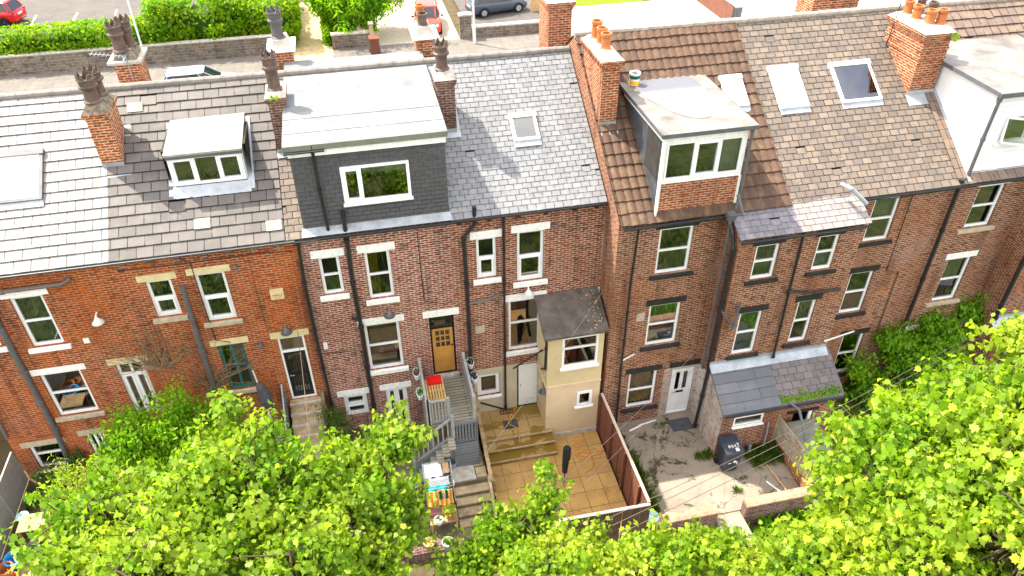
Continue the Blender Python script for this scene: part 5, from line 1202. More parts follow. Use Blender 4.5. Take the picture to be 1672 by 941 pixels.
pot_plant(q[0], q[1], .58, .16, .28, 'timber_pale', 'cream round pot with yellow green seedlings standing by the low wall', 'leaf_lime', 40, .11)
q = (0.88,-4.49,1.10)
pot_plant(q[0], q[1], .58, .17, .30, 'galv', 'grey pot with pale leaves in a small wire stand behind the low wall', 'leaf_ash', 40, .13)
q = (0.65,-3.62,1.18)
b = MB(); b.box(q[0]-.18, q[0]+.18, q[1]-.12, q[1]+.12, 1.122, 1.27); o = bev(b.build('storage_crate', 'fabric_red', None, loc=(q[0], q[1], 1.122)), .02); o.data.materials.clear(); o.data.materials.append(plain('plum', (.26, .10, .11), .6)); tag(o, 'plum coloured box behind the pots on the weathered table', 'box')
q = (0.06,-4.19,0.90)
tr_ = thing('wire_trellis', 'rusty wire trellis panel standing left of the cream pot', 'trellis', (q[0]-.1, q[1], .58))
b = MB()
for k in range(7): b.tube([(q[0]-.5+.11*k, q[1]+.05, .58), (q[0]-.5+.11*k, q[1]+.05, 1.35)], .008, 5)
for k in range(3): b.tube([(q[0]-.52, q[1]+.05, .75+.25*k), (q[0]+.18, q[1]+.05, .75+.25*k)], .008, 5)
b.build('grid', 'twig_dry', tr_)
def coped_wall(name, label, x0, x1, y, zb, zt, th=.22, mat='brick_dark', cop='wall_coping', soldier=True):
    t = thing(name, label, 'wall', ((x0+x1)/2, y, zb)); b = MB(); b.box(x0, x1, y-th/2, y+th/2, zb, zt-.11); b.build('brickwork', mat, t)
    b = MB(); n = max(2, int((x1-x0)/.085)); d = (x1-x0)/n
    for k in range(n):
        dz = random.uniform(-.007, .007); pr_ = [(y-th/2-.03, zt-.108), (y+th/2+.03, zt-.108), (y+th/2+.03, zt-.05+dz), (y+th*.25, zt+dz), (y-th*.25, zt+dz), (y-th/2-.03, zt-.05+dz)]
        b.prism(pr_, 0, x0+d*k+.004, x0+d*(k+1)-.004)
    b.build('coping', cop, t); return t
coped_wall('garden_wall', 'low dark brick wall with an upright brick coping below the potted plants', -.45, 1.38, -4.46, .1, .72, cop='brick_dark')
# --- fence between house 3 and 4
f = thing('timber_fence', 'weathered low timber fence between the grey deck and the rendered cellar wall', 'fence', (2.53, -1.7, 1.0))
b = MB()
for k in range(17): y = -.15-.17*k; zt = 2.35-.055*k+random.uniform(-.02, .02); b.box(2.505, 2.53, y-.16, y-.005, .95, zt)
b.build('board', 'timber_weathered', f)
b = MB(); b.obox((2.56, -.1, 2.1), (2.56, -3.05, 1.25), .05, .09); b.obox((2.51, -.1, 2.40), (2.51, -3.05, 1.46), .12, .03, (0, .3, 1)); b.build('rail', 'timber_weathered', f)
for y in (-.15, -1.6, -3.05): b = MB(); b.box(2.53, 2.62, y-.045, y+.045, .8, 2.45+.32*y); b.build('post', 'timber_weathered', f)
# --- house 4 patio
def board_fence(name, label, p0, p1, zb, zt, mat, n, capm, cat='fence', bw=.02):
    p0, p1 = Vector((*p0, 0)), Vector((*p1, 0)); t = thing(name, label, cat, ((p0.x+p1.x)/2, (p0.y+p1.y)/2, zb)); d = (p1-p0)/n; u = d.normalized(); s_ = Vector((-u.y, u.x, 0))
    b = MB()
    for k in range(n):
        a = p0+d*k+u*.008; c = p0+d*(k+1)-u*.008; off = s_*(.008*(-1)**k)
        b.obox(a+off+Vector((0, 0, (zb+zt)/2)), c+off+Vector((0, 0, (zb+zt)/2)), bw, zt-zb)
    b.build('boards', mat, t)
    b = MB(); b.obox(p0+Vector((0, 0, zt+.02)), p1+Vector((0, 0, zt+.02)), .08, .04); b.build('cap_rail', capm, t)
    for k in range(0, n+1, max(1, n//3)):
        c = p0+d*k-s_*.06; b = MB(); b.box(c.x-.04, c.x+.04, c.y-.04, c.y+.04, zb-.1, zt-.03); b.build('post', mat, t)
    return t
board_fence('panel_fence', 'red brown board fence with a pale cap along the right of the paved patio', (6.58, -1.22), (6.58, -5.62), .55, 2.55, 'fence_brown', 14, 'fence_cap')
board_fence('panel_fence', 'dark brown board fence closing the front of the paved patio', (6.60, -5.66), (2.3, -5.62), .1, 2.50, 'fence_dark', 16, 'fence_cap')
q = (4.84,-3.10,0.80)
pr = thing('folded_parasol', 'folded black parasol standing on the sunlit patio flags', 'parasol', (q[0], q[1], .8))
b = MB(); b.tube([(q[0], q[1], .8), (q[0], q[1], 2.5)], .022, 8); b.build('pole', 'pipe_grey', pr)
b = MB(); b.tube([(q[0], q[1], 1.28), (q[0], q[1], 1.34), (q[0]+.01, q[1], 1.7), (q[0]+.02, q[1], 2.1), (q[0]+.02, q[1], 2.45), (q[0]+.02, q[1], 2.56)], [.05, .085, .10, .115, .10, .03], 10); b.build('canopy_cover', 'fabric_black', pr)
b = MB(); b.tube([(q[0]+.12, q[1], 1.9), (q[0]+.12, q[1], 2.4), (q[0]+.06, q[1], 2.52)], [.045, .05, .03], 8); b.build('canopy_fold', 'fabric_black', pr)
q = (3.61,-0.75,1.30)
b = MB(); b.box(q[0]-.24, q[0]+.24, q[1]-.18, q[1]+.18, 1.302, 1.312); t = b.build('drain_cover', 'paint_black', None, loc=(q[0], q[1], 1.30)); tag(t, 'black square drain cover set in the wet upper patio', 'drain cover')
g = MB()
for k in range(6): x = q[0]-.2+.08*k; g.box(x-.02, x+.02, q[1]-.15, q[1]+.15, 1.313, 1.318)
g.build('grate_bar', 'pipe_grey', t)
q = (3.58,-0.19,1.32)
t = thing('boot_scraper', 'small reddish slotted tray on the wet patio below the thin black pipe', 'tray', (q[0], q[1], 1.302))
b = MB()
for k in range(5): b.box(q[0]-.2+.1*k-.015, q[0]-.2+.1*k+.015, q[1]-.07, q[1]+.07, 1.303, 1.35)
for y in (-.07, .07): b.box(q[0]-.23, q[0]+.23, q[1]+y-.012, q[1]+y+.012, 1.303, 1.345)
b.build('slats', 'fence_brown', t)
hz = thing('garden_hose', 'orange garden hose lying in loose loops across the patio', 'hose', (5.0, -2.2, .81))
def coil(pts, z, r=.016):
    P = [Vector((p[0], p[1], z)) for p in pts]; out = []
    for i in range(len(P)-1):
        p0, p1, p2, p3 = P[max(i-1, 0)], P[i], P[i+1], P[min(i+2, len(P)-1)]
        for k in range(6):
            t_ = k/6; out.append(.5*((2*p1)+(p2-p0)*t_+(2*p0-5*p1+4*p2-p3)*t_*t_+(3*p1-p0-3*p2+p3)*t_**3))
    out.append(P[-1]); b = MB(); b.tube(out, r, 6); return b
coil([(3.95,-0.01,1.32), (3.54,-0.67,1.32), (3.79,-1.01,1.32), (3.72,-1.59,1.32)], 1.325).build('hose_length', 'hose_orange', hz)
coil([(3.81,-1.35,0.90), (3.88,-1.53,0.82), (4.20,-1.69,0.82), (4.72,-1.53,0.82), (5.42,-1.69,0.82), (5.88,-1.58,0.82), (5.86,-1.35,0.82), (5.63,-1.41,0.82), (5.73,-1.71,0.82), (6.04,-2.10,0.82), (6.46,-2.11,0.82), (6.21,-2.25,0.82), (5.69,-2.21,0.82), (5.49,-2.03,0.82), (5.69,-1.86,0.82), (5.94,-2.24,0.82), (5.92,-2.70,0.82), (5.60,-2.89,0.82)], .82).build('hose_length', 'hose_orange', hz)
coil([(5.50,-2.16,0.82), (5.70,-2.34,0.82), (5.91,-2.18,0.82), (5.74,-2.03,0.82), (5.52,-2.14,0.82)], .835).build('hose_length', 'hose_orange', hz)
# --- house 5 yard
coped_wall('garden_wall', 'brick garden wall with rounded coping, left of the sunlit gateway', 6.95, 8.92, -5.46, .1, 1.42, .26)
coped_wall('garden_wall', 'brick garden wall with rounded coping, right of the sunlit gateway', 9.84, 12.05, -5.46, .1, 1.42, .26)
q = (6.82,-5.42,1.60)
b = MB(); b.lathe([(.16, 0), (.20, .16), (.22, .17), (.22, .20), (.17, .205), (.0001, .22)], (q[0], -5.46, 1.435), 18); o = b.build('washing_bowl', 'plastic_sky', None, loc=(q[0], -5.46, 1.435)); tag(o, 'pale blue upturned bowl on the left end of the brick wall', 'bowl')
q = (10.10,-4.01,0.90)
BX, BY = q[0], q[1]+.32
bi = thing('wheelie_bin', 'dark navy wheelie bin with white painted marks beside the whitewashed outhouse', 'bin', (BX, BY, .9))
b = MB(); w0, w1, d0, d1 = .22, .28, .24, .34
A = [(BX-w0, BY-d0, .95), (BX+w0, BY-d0, .95), (BX+w0, BY+d0*.8, .95), (BX-w0, BY+d0*.8, .95)]; B = [(BX-w1, BY-d1, 1.86), (BX+w1, BY-d1, 1.86), (BX+w1, BY+d1, 1.92), (BX-w1, BY+d1, 1.92)]
for k in range(4): j = (k+1) % 4; b.face([A[k], A[j], B[j], B[k]])
b.face(A[::-1]); b.box(BX-w1-.02, BX+w1+.02, BY-d1-.02, BY-d1+.03, 1.80, 1.86); bev(b.build('body', 'plastic_navy', bi), .015)
b = MB(); prf = [(BY-d1-.04, 1.872), (BY+d1+.03, 1.935), (BY+d1+.02, 1.985), (BY+.05, 1.985), (BY-d1-.02, 1.925)]; b.prism(prf, 0, BX-w1-.025, BX+w1+.025); ld = bev(b.build('lid', 'plastic_navy', bi), .02, 3)
sl_ = (1.985-1.925)/(.05+d1+.02)
def lid_mark(x0, x1, y0, y1):
    z = lambda y: 1.925+(y-(BY-d1-.02))*sl_+.004
    return [(BX+x0, BY+y0, z(BY+y0)), (BX+x1, BY+y0, z(BY+y0)), (BX+x1, BY+y1, z(BY+y1)), (BX+x0, BY+y1, z(BY+y1))]
b = MB()
# three blurred digits, a letter like T and a sticker, as painted on the lid
seg = {'8': ((0, 1, 0, .15), (0, 1, .43, .57), (0, 1, .85, 1), (0, .25, .15, .85), (.75, 1, .15, .85)), '5': ((0, 1, 0, .15), (.75, 1, .15, .43), (0, 1, .43, .57), (0, .25, .57, .85), (0, 1, .85, 1)), '4': ((.7, 1, 0, 1), (0, .7, .35, .5), (0, .25, .5, 1)), 'T': ((.38, .62, 0, .85), (0, 1, .85, 1))}
for k, chn in enumerate('854T'):
    ox = -.13+.095*k; sw_ = .06 if chn != 'T' else .085; sh_ = .09 if chn != 'T' else .13
    for (a, c_, d_, e) in seg[chn]: b.face(lid_mark(ox+sw_*a, ox+sw_*c_, -.14+sh_*d_, -.14+sh_*e))
b.face(lid_mark(.06, .17, -.29, -.17)); b.build('lid_marking', 'plastic_white', ld)
b = MB(); b.lathe([(.0001, 0), (.055, 0), (.055, .004)], (BX+.04, BY-d1-.012, 1.52), 12, 'Y'); b.face([(BX-.16, BY-d1+.02, 1.40), (BX-.04, BY-d1+.02, 1.42), (BX-.04, BY-d1+.018, 1.46), (BX-.16, BY-d1+.018, 1.44)]); b.box(BX+.12, BX+.15, BY-d1-.01, BY-d1+.03, 1.38, 1.47); b.build('body_marking', 'plastic_white', bi)
for x in (BX-.27, BX+.27): b = MB(); b.lathe([(.02, -.025), (.10, -.025), (.10, .025), (.02, .025)], (x, BY+.22, 1.0), 16, 'X'); b.build('wheel', 'rubber', bi)
b = MB(); b.tube([(BX-.24, BY+d1+.06, 1.90), (BX+.24, BY+d1+.06, 1.90)], .016, 6); b.build('handle', 'plastic_navy', bi)
q = (8.09,-1.46,0.92)
b = MB(); b.tube([(q[0]-.55, q[1]-.15, .94), (q[0]-.1, q[1]-.02, .96)], .035, 8); b.tube([(q[0]-.15, q[1]+.02, .94), (q[0]+.5, q[1]+.12, .94)], .03, 8); o = b.build('pipe_offcut', 'plastic_white', None, loc=(q[0], q[1], .91)); tag(o, 'white broken drainpipe lying below the ochre curtained window', 'pipe')
q = (11.19,-4.84,0.92)
b = MB(); b.obox((11.08,-4.56,0.93), (11.33,-5.07,0.93), .05, .03); o = b.build('batten', 'plastic_white', None, loc=(q[0], q[1], .91)); tag(o, 'white batten lying on the yard near the right garden wall', 'batten')
b = MB(); b.obox((11.38,-3.76,0.93), (11.51,-5.01,0.95), .04, .04); o = b.build('batten', 'timber_pale', None, loc=(11.43,-4.34,0.91)); tag(o, 'long thin wooden batten lying along the edge of the yard', 'batten')
pipe_o = MB(); pipe_o.tube([(11.55,-3.28,2.18), (11.59,-3.30,1.55), (11.55,-3.34,0.82), (11.0, -3.42, .95)], .03, 6); t = pipe_o.build('drain_pipe', 'galv', None); tag(t, 'thin bent grey waste pipe running down the brick wash house wall', 'pipe')
b = MB(); b.tube([(11.02, -3.40, 1.35), (11.02, -3.42, .92)], .05, 8); b.build('gully_post', 'galv', t)
# --- divider wall, slatted fence, shed of house 6
t = thing('divider_wall', 'low red brick divider wall beside the leaning slatted fence', 'wall', (12.1, -4.2, .9)); b = MB(); b.box(12.03, 12.25, -5.3, -3.25, .3, 1.25); b.build('brickwork', 'brick_chimney', t)
b = MB(); b.box(12.0, 12.28, -5.32, -3.25, 1.252, 1.33); b.build('coping', 'brick_chimney', t)
f = thing('slatted_fence', 'weathered horizontal slat fence leaning over the divider wall', 'fence', (12.1, -4.2, 1.2))
b = MB(); P0, P1 = Vector((11.93, -3.15, 1.35)), Vector((12.14, -5.2, 1.20)); up_ = Vector((.02, 0, 1.0))
for k in range(6): o_ = up_*(.02+.165*k); b.obox(P0+o_+Vector((0, 0, .07)), P1+o_+Vector((0, 0, .07)), .025, .13)
b.build('slat', 'slat_timber', f)
for t_ in (.03, .5, .93): b = MB(); c = P0.lerp(P1, t_); b.obox(c+Vector((-.03, 0, -.1)), c+up_*1.05+Vector((-.03, 0, 0)), .06, .03, (0, 1, 0)); b.build('batten', 'slat_timber', f)
sh = thing('garden_shed', 'low timber shed with a grey green felt lid next to the slatted fence', 'shed', (12.6, -4.4, .65))
b = MB()
for k in range(8): z = .65+.18*k; b.box(12.22, 13.0, -5.22, -5.19+.0, z, z+.175); b.box(12.20, 12.22, -5.2, -3.55, z, z+.175); b.box(12.98, 13.0, -5.19, -3.55, z, z+.175)
b.box(12.22, 12.98, -3.58, -3.55, .65, 2.09); b.build('boards', 'slat_timber', sh)
b = MB(); b.prism([(-5.32, 2.12), (-3.42, 2.14), (-3.42, 2.19), (-5.32, 2.17)], 0, 12.10, 13.05); bev(b.build('lid', 'felt_green', sh), .012)
b = MB(); b.box(12.10, 13.05, -5.345, -5.322, 2.08, 2.175); b.build('edge_trim', 'fence_cap', sh)
b = MB(); b.tube([(12.02,-3.30,3.07), (12.28, -3.6, 2.9), (12.3, -4.3, 2.22)], .045, 8); t = b.build('waste_pipe', 'pipe_grey', None); tag(t, 'grey waste pipe dropping from the outhouse gutter onto the shed lid', 'pipe')
q = (13.70,-3.50,0.95)
for i, (a, c_) in enumerate((((1350,690), (1372,708)), ((1352,708), (1388,735)), ((1358,736), (1398,758)))):
    pass
for i, (x0, x1, y0, y1) in enumerate(((13.35, 13.95, -3.85, -3.2), (13.4, 14.0, -4.5, -3.9), (13.35, 14.05, -5.15, -4.55))):
    b = MB(); b.box(x0, x1, y0, y1, .652, .70); o = bev(b.build('stone_flag', 'felt_brown', None, loc=((x0+x1)/2, (y0+y1)/2, .65)), .01); tag(o, ['grey stone flag on the dirt nearest the wash house', 'grey stone flag on the dirt, middle one of the row of three', 'grey stone flag on the dirt farthest from the wash house'][i], 'flagstone', 'flagstones laid beside the shed')
b = MB(); b.obox((13.24,-3.31,1.60), (13.50,-3.58,1.60), .05, .04); b.obox((13.50,-3.58,1.60), (13.22,-3.68,1.60), .05, .04); b.obox((13.24,-3.31,1.60), (13.2, -3.3, .66), .04, .04); o = b.build('broken_frame', 'hose_orange', None); tag(o, 'orange bent timber frame propped behind the shed', 'frame')
q = (14.78,-4.24,0.72)
b = MB()
for k in range(5): a = random.uniform(0, 3); c = Vector((q[0]+random.uniform(-.2, .2), q[1]+random.uniform(-.12, .12), .66)); b.box(c.x-.12, c.x+.12, c.y-.05, c.y+.05, .655+.02*k, .675+.02*k)
o = b.build('plastic_litter', 'plastic_sky', None, loc=(q[0], q[1], .655)); tag(o, 'crumpled pale blue plastic sheet on the dirt right of the shed', 'litter')
# --- telephone wires
def cable(label, pts, r=.007, sag=.25):
    a, c = Vector(pts[0]), Vector(pts[1]); P = [a.lerp(c, k/16)-Vector((0, 0, sag*4*(k/16)*(1-k/16))) for k in range(17)]
    b = MB(); b.tube(P, r, 5); o = b.build('overhead_cable', 'pipe_brown', None); tag(o, label, 'cable', 'overhead telephone wires')
cable('upper of three wires running from the right outhouse down across the patio fence', [(20.08,-2.05,3.69), (3.45,-9.88,8.47)])
cable('middle of three wires running from the right outhouse down across the patio fence', [(20.43,-2.05,3.54), (3.49,-10.21,8.76)])
cable('lowest of three wires, passing over the dirt yard beside the shed', [(19.76,-2.05,2.49), (3.42,-10.67,9.17)])
cable('wire from the door lintel down over the patio fence', [(9.43,-2.00,4.90), (2.61,-9.19,8.74)], .005)
cable('second wire from the ochre curtained window wall down over the patio fence', [(9.73,-1.20,3.01), (2.60,-9.51,8.51)], .005)
cable('pale wire hanging in front of the black panelled door', [(-2.58,-0.10,6.09), (-1.83,-7.79,8.42)], .008, .1)
cable('thin wire crossing the wet upper patio', [(6.32,-1.25,6.90), (1.66,-7.16,7.61)], .005, .1)
cable('pale wire over the low dark brick wall', [(0.43,-4.70,1.60), (-0.38,-9.93,7.96)], .006, .05)
# ================================================================== STREET BEHIND THE RIDGE
def plain_wall(name, label, x0, x1, y0, y1, zb, zt, mat='stone_wall', cop='cement', ch=.10, proud=.04):
    t = thing(name, label, 'wall', ((x0+x1)/2, (y0+y1)/2, zb)); b = MB(); b.box(x0, x1, y0, y1, zb, zt-ch-.001); b.build('stonework', mat, t)
    b = MB(); b.box(x0-proud, x1+proud, y0-proud, y1+proud, zt-ch, zt); bev(b.build('coping', cop, t), .02); return t
plain_wall('retaining_wall', 'long dark stone retaining wall under the street hedge', -60, xe, 30.0, 30.4, 3.3, 4.68, ch=.06, proud=.0)
sx0, sx1 = (-0.97,30.20,3.33)[0], (1.37,30.20,3.13)[0]
plain_wall('garden_wall', 'short pale stone wall under the drooping street tree', sx0, sx1, 30.0, 30.35, 3.3, (0.32,30.20,4.49)[2])
struct_x = (xe+.05, sx0-.05)
def sheet(name, x0, x1, y0, y1, z, mat):
    b = MB(); b.box(x0, x1, y0, y1, z-.12, z, skip='d'); return struct(b.build(name, mat))
sheet('sandy_drive', xe+.02, sx0-.02, 28.6, 40, 3.565, 'drive_sand')
px0, px1 = (7.04,30.20,2.93)[0], (7.76,30.20,2.95)[0]
sheet('gravel_drive', sx1+.25, px0-.03, 30.0, 60, 3.565, 'drive_gravel')
t = thing('gate_pillar', 'square stone gate pillar right of the gravel drive', 'gate pillar', ((px0+px1)/2, 30.2, 3.5)); b = MB(); zt = (7.33,30.20,4.98)[2]; b.box(px0, px1, 29.98, 30.42, 3.5, zt); b.build('shaft', 'stone_wall', t); b = MB(); b.prism([(29.92, zt+.002), (30.48, zt+.002), (30.48, zt+.1), (30.2, zt+.2), (29.92, zt+.1)], 0, px0-.06, px1+.06); b.build('cap', 'cement', t)
t = thing('gate_pillar', 'slim sandstone gate pillar between the short pale wall and the gravel drive', 'gate pillar', (sx1+.12, 30.2, 3.5)); b = MB(); zt = (1.91,30.20,4.90)[2]; b.box(sx1+.0, sx1+.24, 29.98, 30.4, 3.5, zt); b.build('shaft', 'drive_sand', t); b = MB(); b.box(sx1-.04, sx1+.28, 29.94, 30.44, zt+.002, zt+.08); b.build('cap', 'cement', t)
rx = (12.59,30.20,2.79)[0]
plain_wall('garden_wall', 'dark stone front wall below the parked slate blue car', px1+.03, rx+1.4, 30.05, 30.4, 3.3, (10.21,30.20,4.26)[2])
sheet('car_drive', px1+.05, rx+1.2, 30.42, 60, 3.75, 'asphalt')
wx0 = rx+1.45
sheet('white_drive', wx0, (24.96,26.65,3.60)[0]+1.2, 26.62, (16.88,34.51,3.60)[1], 3.575, 'drive_white')
sheet('white_drive', (24.96,26.65,3.60)[0]+1.22, (24.96,26.65,3.60)[0]+16, 26.62, 60, 3.57, 'drive_white')
sheet('lawn', wx0, wx0+7, (16.88,34.51,3.60)[1]+.02, 75, 3.60, 'lawn')
for i, px in enumerate((880,)):
    q = (12.94,33.00,3.48); f = thing('board_fence', 'brown upright board fence behind the slate blue car', 'fence', (q[0], 33, 3.6)); b = MB()
    for k in range(8): b.box(q[0]-.45+.155*k, q[0]-.45+.155*k+.14, 33.6, 33.63, 3.76, 5.4)
    b.build('boards', 'timber_pale', f); b = MB(); b.box(q[0]-.5, q[0]+.85, 33.64, 33.69, 4.2, 4.3); b.box(q[0]-.5, q[0]+.85, 33.64, 33.69, 5.0, 5.1); b.build('rail', 'timber_pale', f)
q = (25.34,29.26,3.60); 
f = thing('board_fence', 'brown board fence running back along the right of the white drive', 'fence', (q[0]+.4, q[1], 3.6)); b = MB()
for k in range(30): b.box(q[0]-.6, q[0]-.57, q[1]+.2*k-1, q[1]+.2*k-.81, 3.6, 4.9)
b.build('boards', 'fence_brown', f); b = MB(); b.box(q[0]-.56, q[0]-.5, q[1]-1, q[1]+5, 4.5, 4.6); b.build('rail', 'fence_brown', f)
bi = thing('wheelie_bin', 'grey wheelie bin by the far white drive', 'bin', (q[0]+.2, q[1], 3.6)); b = MB(); b.prism([(q[1]-.26, 3.65), (q[1]+.26, 3.65), (q[1]+.34, 4.55), (q[1]-.34, 4.50)], 0, q[0]-.08, q[0]+.48); b.build('body', 'pipe_grey', bi)
b = MB(); b.prism([(q[1]-.38, 4.505), (q[1]+.36, 4.555), (q[1]+.34, 4.62), (q[1]-.36, 4.58)], 0, q[0]-.11, q[0]+.51); b.build('lid', 'galv', bi)
for x in (q[0]-.1, q[0]+.5): b = MB(); b.lathe([(.02, -.025), (.1, -.025), (.1, .025), (.02, .025)], (x, q[1]+.2, 3.69), 14, 'X'); b.build('wheel', 'rubber', bi)
q = (1.54,28.75,3.56); bi = thing('wheelie_bin', 'brown wheelie bin on the far pavement before the slim sandstone pillar', 'bin', (q[0], q[1], 3.56)); b = MB(); b.prism([(q[1]-.24, 3.60), (q[1]+.24, 3.60), (q[1]+.31, 4.52), (q[1]-.31, 4.47)], 0, q[0]-.29, q[0]+.29); b.build('body', 'fence_brown', bi)
b = MB(); b.prism([(q[1]-.35, 4.475), (q[1]+.33, 4.525), (q[1]+.31, 4.60), (q[1]-.33, 4.56)], 0, q[0]-.32, q[0]+.32); b.build('lid', 'fence_brown', bi)
for x in (q[0]-.3, q[0]+.3): b = MB(); b.lathe([(.02, -.025), (.1, -.025), (.1, .025), (.02, .025)], (x, q[1]+.2, 3.67), 14, 'X'); b.build('wheel', 'rubber', bi)
def lamp(q, label):
    t = thing('street_lamp', label, 'street lamp', q, 'street lamps along the far pavement'); b = MB(); x, y, z = q
    b.tube([(x, y, z), (x, y, z+1.1), (x, y, z+1.15), (x, y, z+6.5)], [.10, .10, .065, .05], 10); b.build('post', 'steel_white', t)
    b = MB(); b.tube([(x, y, z+6.5), (x, y-.3, z+6.9), (x, y-1.0, z+7.0)], .035, 8); b.build('bracket', 'steel_white', t)
    b = MB(); b.lathe([(.02, -.35), (.12, -.25), (.14, .1), (.05, .3)], (x, y-1.2, z+6.98), 10, 'Y', sy=.5); b.build('lantern', 'steel_white', t)
lamp((-11.96,30.18,3.56), 'pale street lamp post rising in front of the long retaining wall')
lamp((7.77,29.01,3.56), 'pale street lamp post in front of the parked slate blue car')
b = MB()
for px in (55, 120, 187):
    q = (-23.03,42.11,4.57) if False else None
pts = [((-19.44,35.63,4.56), (-19.70,37.38,4.56)), ((-17.06,35.77,4.56), (-17.16,37.28,4.56)), ((-14.56,35.78,4.56), (-14.73,37.33,4.56))]
for p0, p1 in pts:
    b.face([(p0[0]-.06, p0[1], 4.565), (p0[0]+.06, p0[1], 4.565), (p1[0]+.06, p1[1]+.6, 4.565), (p1[0]-.06, p1[1]+.6, 4.565)])
struct(b.build('bay_marking', 'road_paint'))

def car(name, label, loc, rz, paint, roof_h=1.46, L=3.95, Wd=1.70, hatch=True):
    """small hatchback, nose along +x, built round the origin then placed"""
    t = thing(name, label, 'car', (0, 0, 0)); hw = Wd/2
    st = [(-.50, .34, .62, .80), (-.485, .24, .84, .90), (-.46, .2, .92, .955), (-.36, .18, .95, .99), (-.2, .18, .94, 1.0), (.0, .18, .92, 1.0), (.18, .18, .90, 1.0), (.30, .18, .87, .99), (.40, .19, .80, .965), (.46, .22, .70, .90), (.495, .30, .56, .76)]
    b = MB(); rings = []
    for (f_, zl, zb, wf) in st:
        x = f_*L; w_ = hw*wf; h = zb-zl
        half = [(0, zl), (w_*.80, zl), (w_*.97, zl+h*.18), (w_*1.0, zl+h*.5), (w_*.985, zl+h*.78), (w_*.93, zb-.03), (w_*.82, zb), (w_*.4, zb+.035), (0, zb+.045)]
        rings.append([Vector((x, y, z)) for y, z in half] + [Vector((x, -y, z)) for y, z in half[-2:0:-1]])
    n = len(rings[0])
    for i in range(len(rings)-1):
        for k in range(n): j = (k+1) % n; b.face([rings[i][k], rings[i][j], rings[i+1][j], rings[i+1][k]][::-1])
    b.face(rings[0]); b.face(rings[-1][::-1]); bo = b.build('body', paint, t, smooth=True)
    bm = bmesh.new(); bm.from_mesh(bo.data); bmesh.ops.remove_doubles(bm, verts=bm.verts, dist=.001); bmesh.ops.recalc_face_normals(bm, faces=bm.faces); bm.to_mesh(bo.data); bm.free()
    x0, x1 = -.475*L, .24*L; rx0, rx1 = -.40*L, .06*L; zb = .93; zr = roof_h
    lo = [(x0, hw*.80), (x0+.15, hw*.90), (-.1*L, hw*.94), (.08*L, hw*.93), (x1-.25, hw*.86), (x1, hw*.62)]; hi = [(rx0, hw*.62), (rx0+.12, hw*.70), (-.12*L, hw*.74), (-.02*L, hw*.735), (rx1-.1, hw*.70), (rx1, hw*.60)]
    Lr = [Vector((x, y, zb)) for x, y in lo]+[Vector((x, -y, zb)) for x, y in lo[::-1]]; Hr = [Vector((x, y, zr-.05)) for x, y in hi]+[Vector((x, -y, zr-.05)) for x, y in hi[::-1]]
    g = MB(); m_ = len(Lr)
    for k in range(m_): j = (k+1) % m_; g.face([Lr[k], Lr[j], Hr[j], Hr[k]])
    g.build('window', 'car_glass', t)
    r = MB(); cr = [Vector((v.x*.96-.01, v.y*.86, zr)) for v in Hr]
    for k in range(m_): j = (k+1) % m_; r.face([Hr[k]+Vector((0, 0, .002)), Hr[j]+Vector((0, 0, .002)), cr[j], cr[k]])
    r.face(cr); r.build('roof_panel', paint, t)
    pl = MB()
    for k in (0, 1, 3, 5, 6, 8, 10, 11): pl.tube([Lr[k]*1.004, Hr[k]*1.004+Vector((0, 0, .003))], .035, 6)
    for k in range(m_): j = (k+1) % m_; pl.tube([Hr[k], Hr[j]], .02, 5)
    pl.build('pillar', paint, t)
    for (x, y) in ((-.31*L, 1), (-.31*L, -1), (.31*L, 1), (.31*L, -1)):
        ws = hw-.08; w_ = MB(); w_.lathe([(.18, -.10), (.29, -.10), (.31, -.06), (.31, .06), (.29, .10), (.18, .10)], (x, y*ws, .31), 22, 'Y'); wo_ = w_.build('wheel', 'rubber', t, loc=(x, y*ws, .31))
        r = MB(); yy = y*(ws+.085 if y > 0 else ws+.085)
        r.lathe([(.195, -.03), (.195, .015), (.165, .02), (.16, -.02)], (x, y*(ws+.075), .31), 22, 'Y'); r.lathe([(.0001, .03*y), (.045, .02*y), (.05, -.02)], (x, y*(ws+.075), .31), 10, 'Y')
        for k in range(7): a = 2*math.pi*k/7; r.obox((x+.03*math.cos(a), y*(ws+.075), .31+.03*math.sin(a)), (x+.18*math.cos(a), y*(ws+.08), .31+.18*math.sin(a)), .035, .03, (0, 1, 0))
        r.build('rim', 'galv', wo_)
        ar = MB(); ar.tube([(x+.36*math.cos(a_), y*(hw*.995), .31+.36*math.sin(a_)) for a_ in [math.pi*k/8 for k in range(9)]], .02, 5); ar.build('wheel_arch', 'rubber', t)
    for y in (1, -1):
        h = MB(); h.lathe([(.0001, .10), (.10, .06), (.13, -.05), (.02, -.12)], (.452*L, y*hw*.66, .66), 12, 'X', sx=1, sy=.7); h.build('headlight', 'car_lamp', t, smooth=True)
        h = MB(); h.box(-.492*L, -.455*L, y*hw*.80-.08, y*hw*.80+.08, .68, .86); bev(h.build('tail_light', 'lamp_red', t), .02)
        h = MB(); h.lathe([(.02, -.09), (.08, -.05), (.08, .05), (.02, .09)], (.165*L, y*(hw+.10), .98), 10, 'Y', sx=.8, sy=.8); h.build('mirror', 'car_glass' if paint == 'car_orange' else paint, t, smooth=True)
    h = MB(); h.box(.488*L, .50*L, -.26, .26, .40, .50); h.build('number_plate', 'plastic_white', t); h = MB(); h.box(-.502*L, -.49*L, -.26, .26, .62, .73); h.build('rear_plate', 'plastic_white', t)
    h = MB(); h.box(.470*L, .492*L, -.42, .42, .52, .60); h.build('grille', 'rubber', t)
    t.location = loc; t.rotation_euler = (0, 0, rz); return t
q = (4.83,30.85,3.60); car('parked_car', 'orange red small car parked nose out on the gravel drive', (q[0]+.45, q[1]+1.75, 3.565), R(-95), 'car_orange')
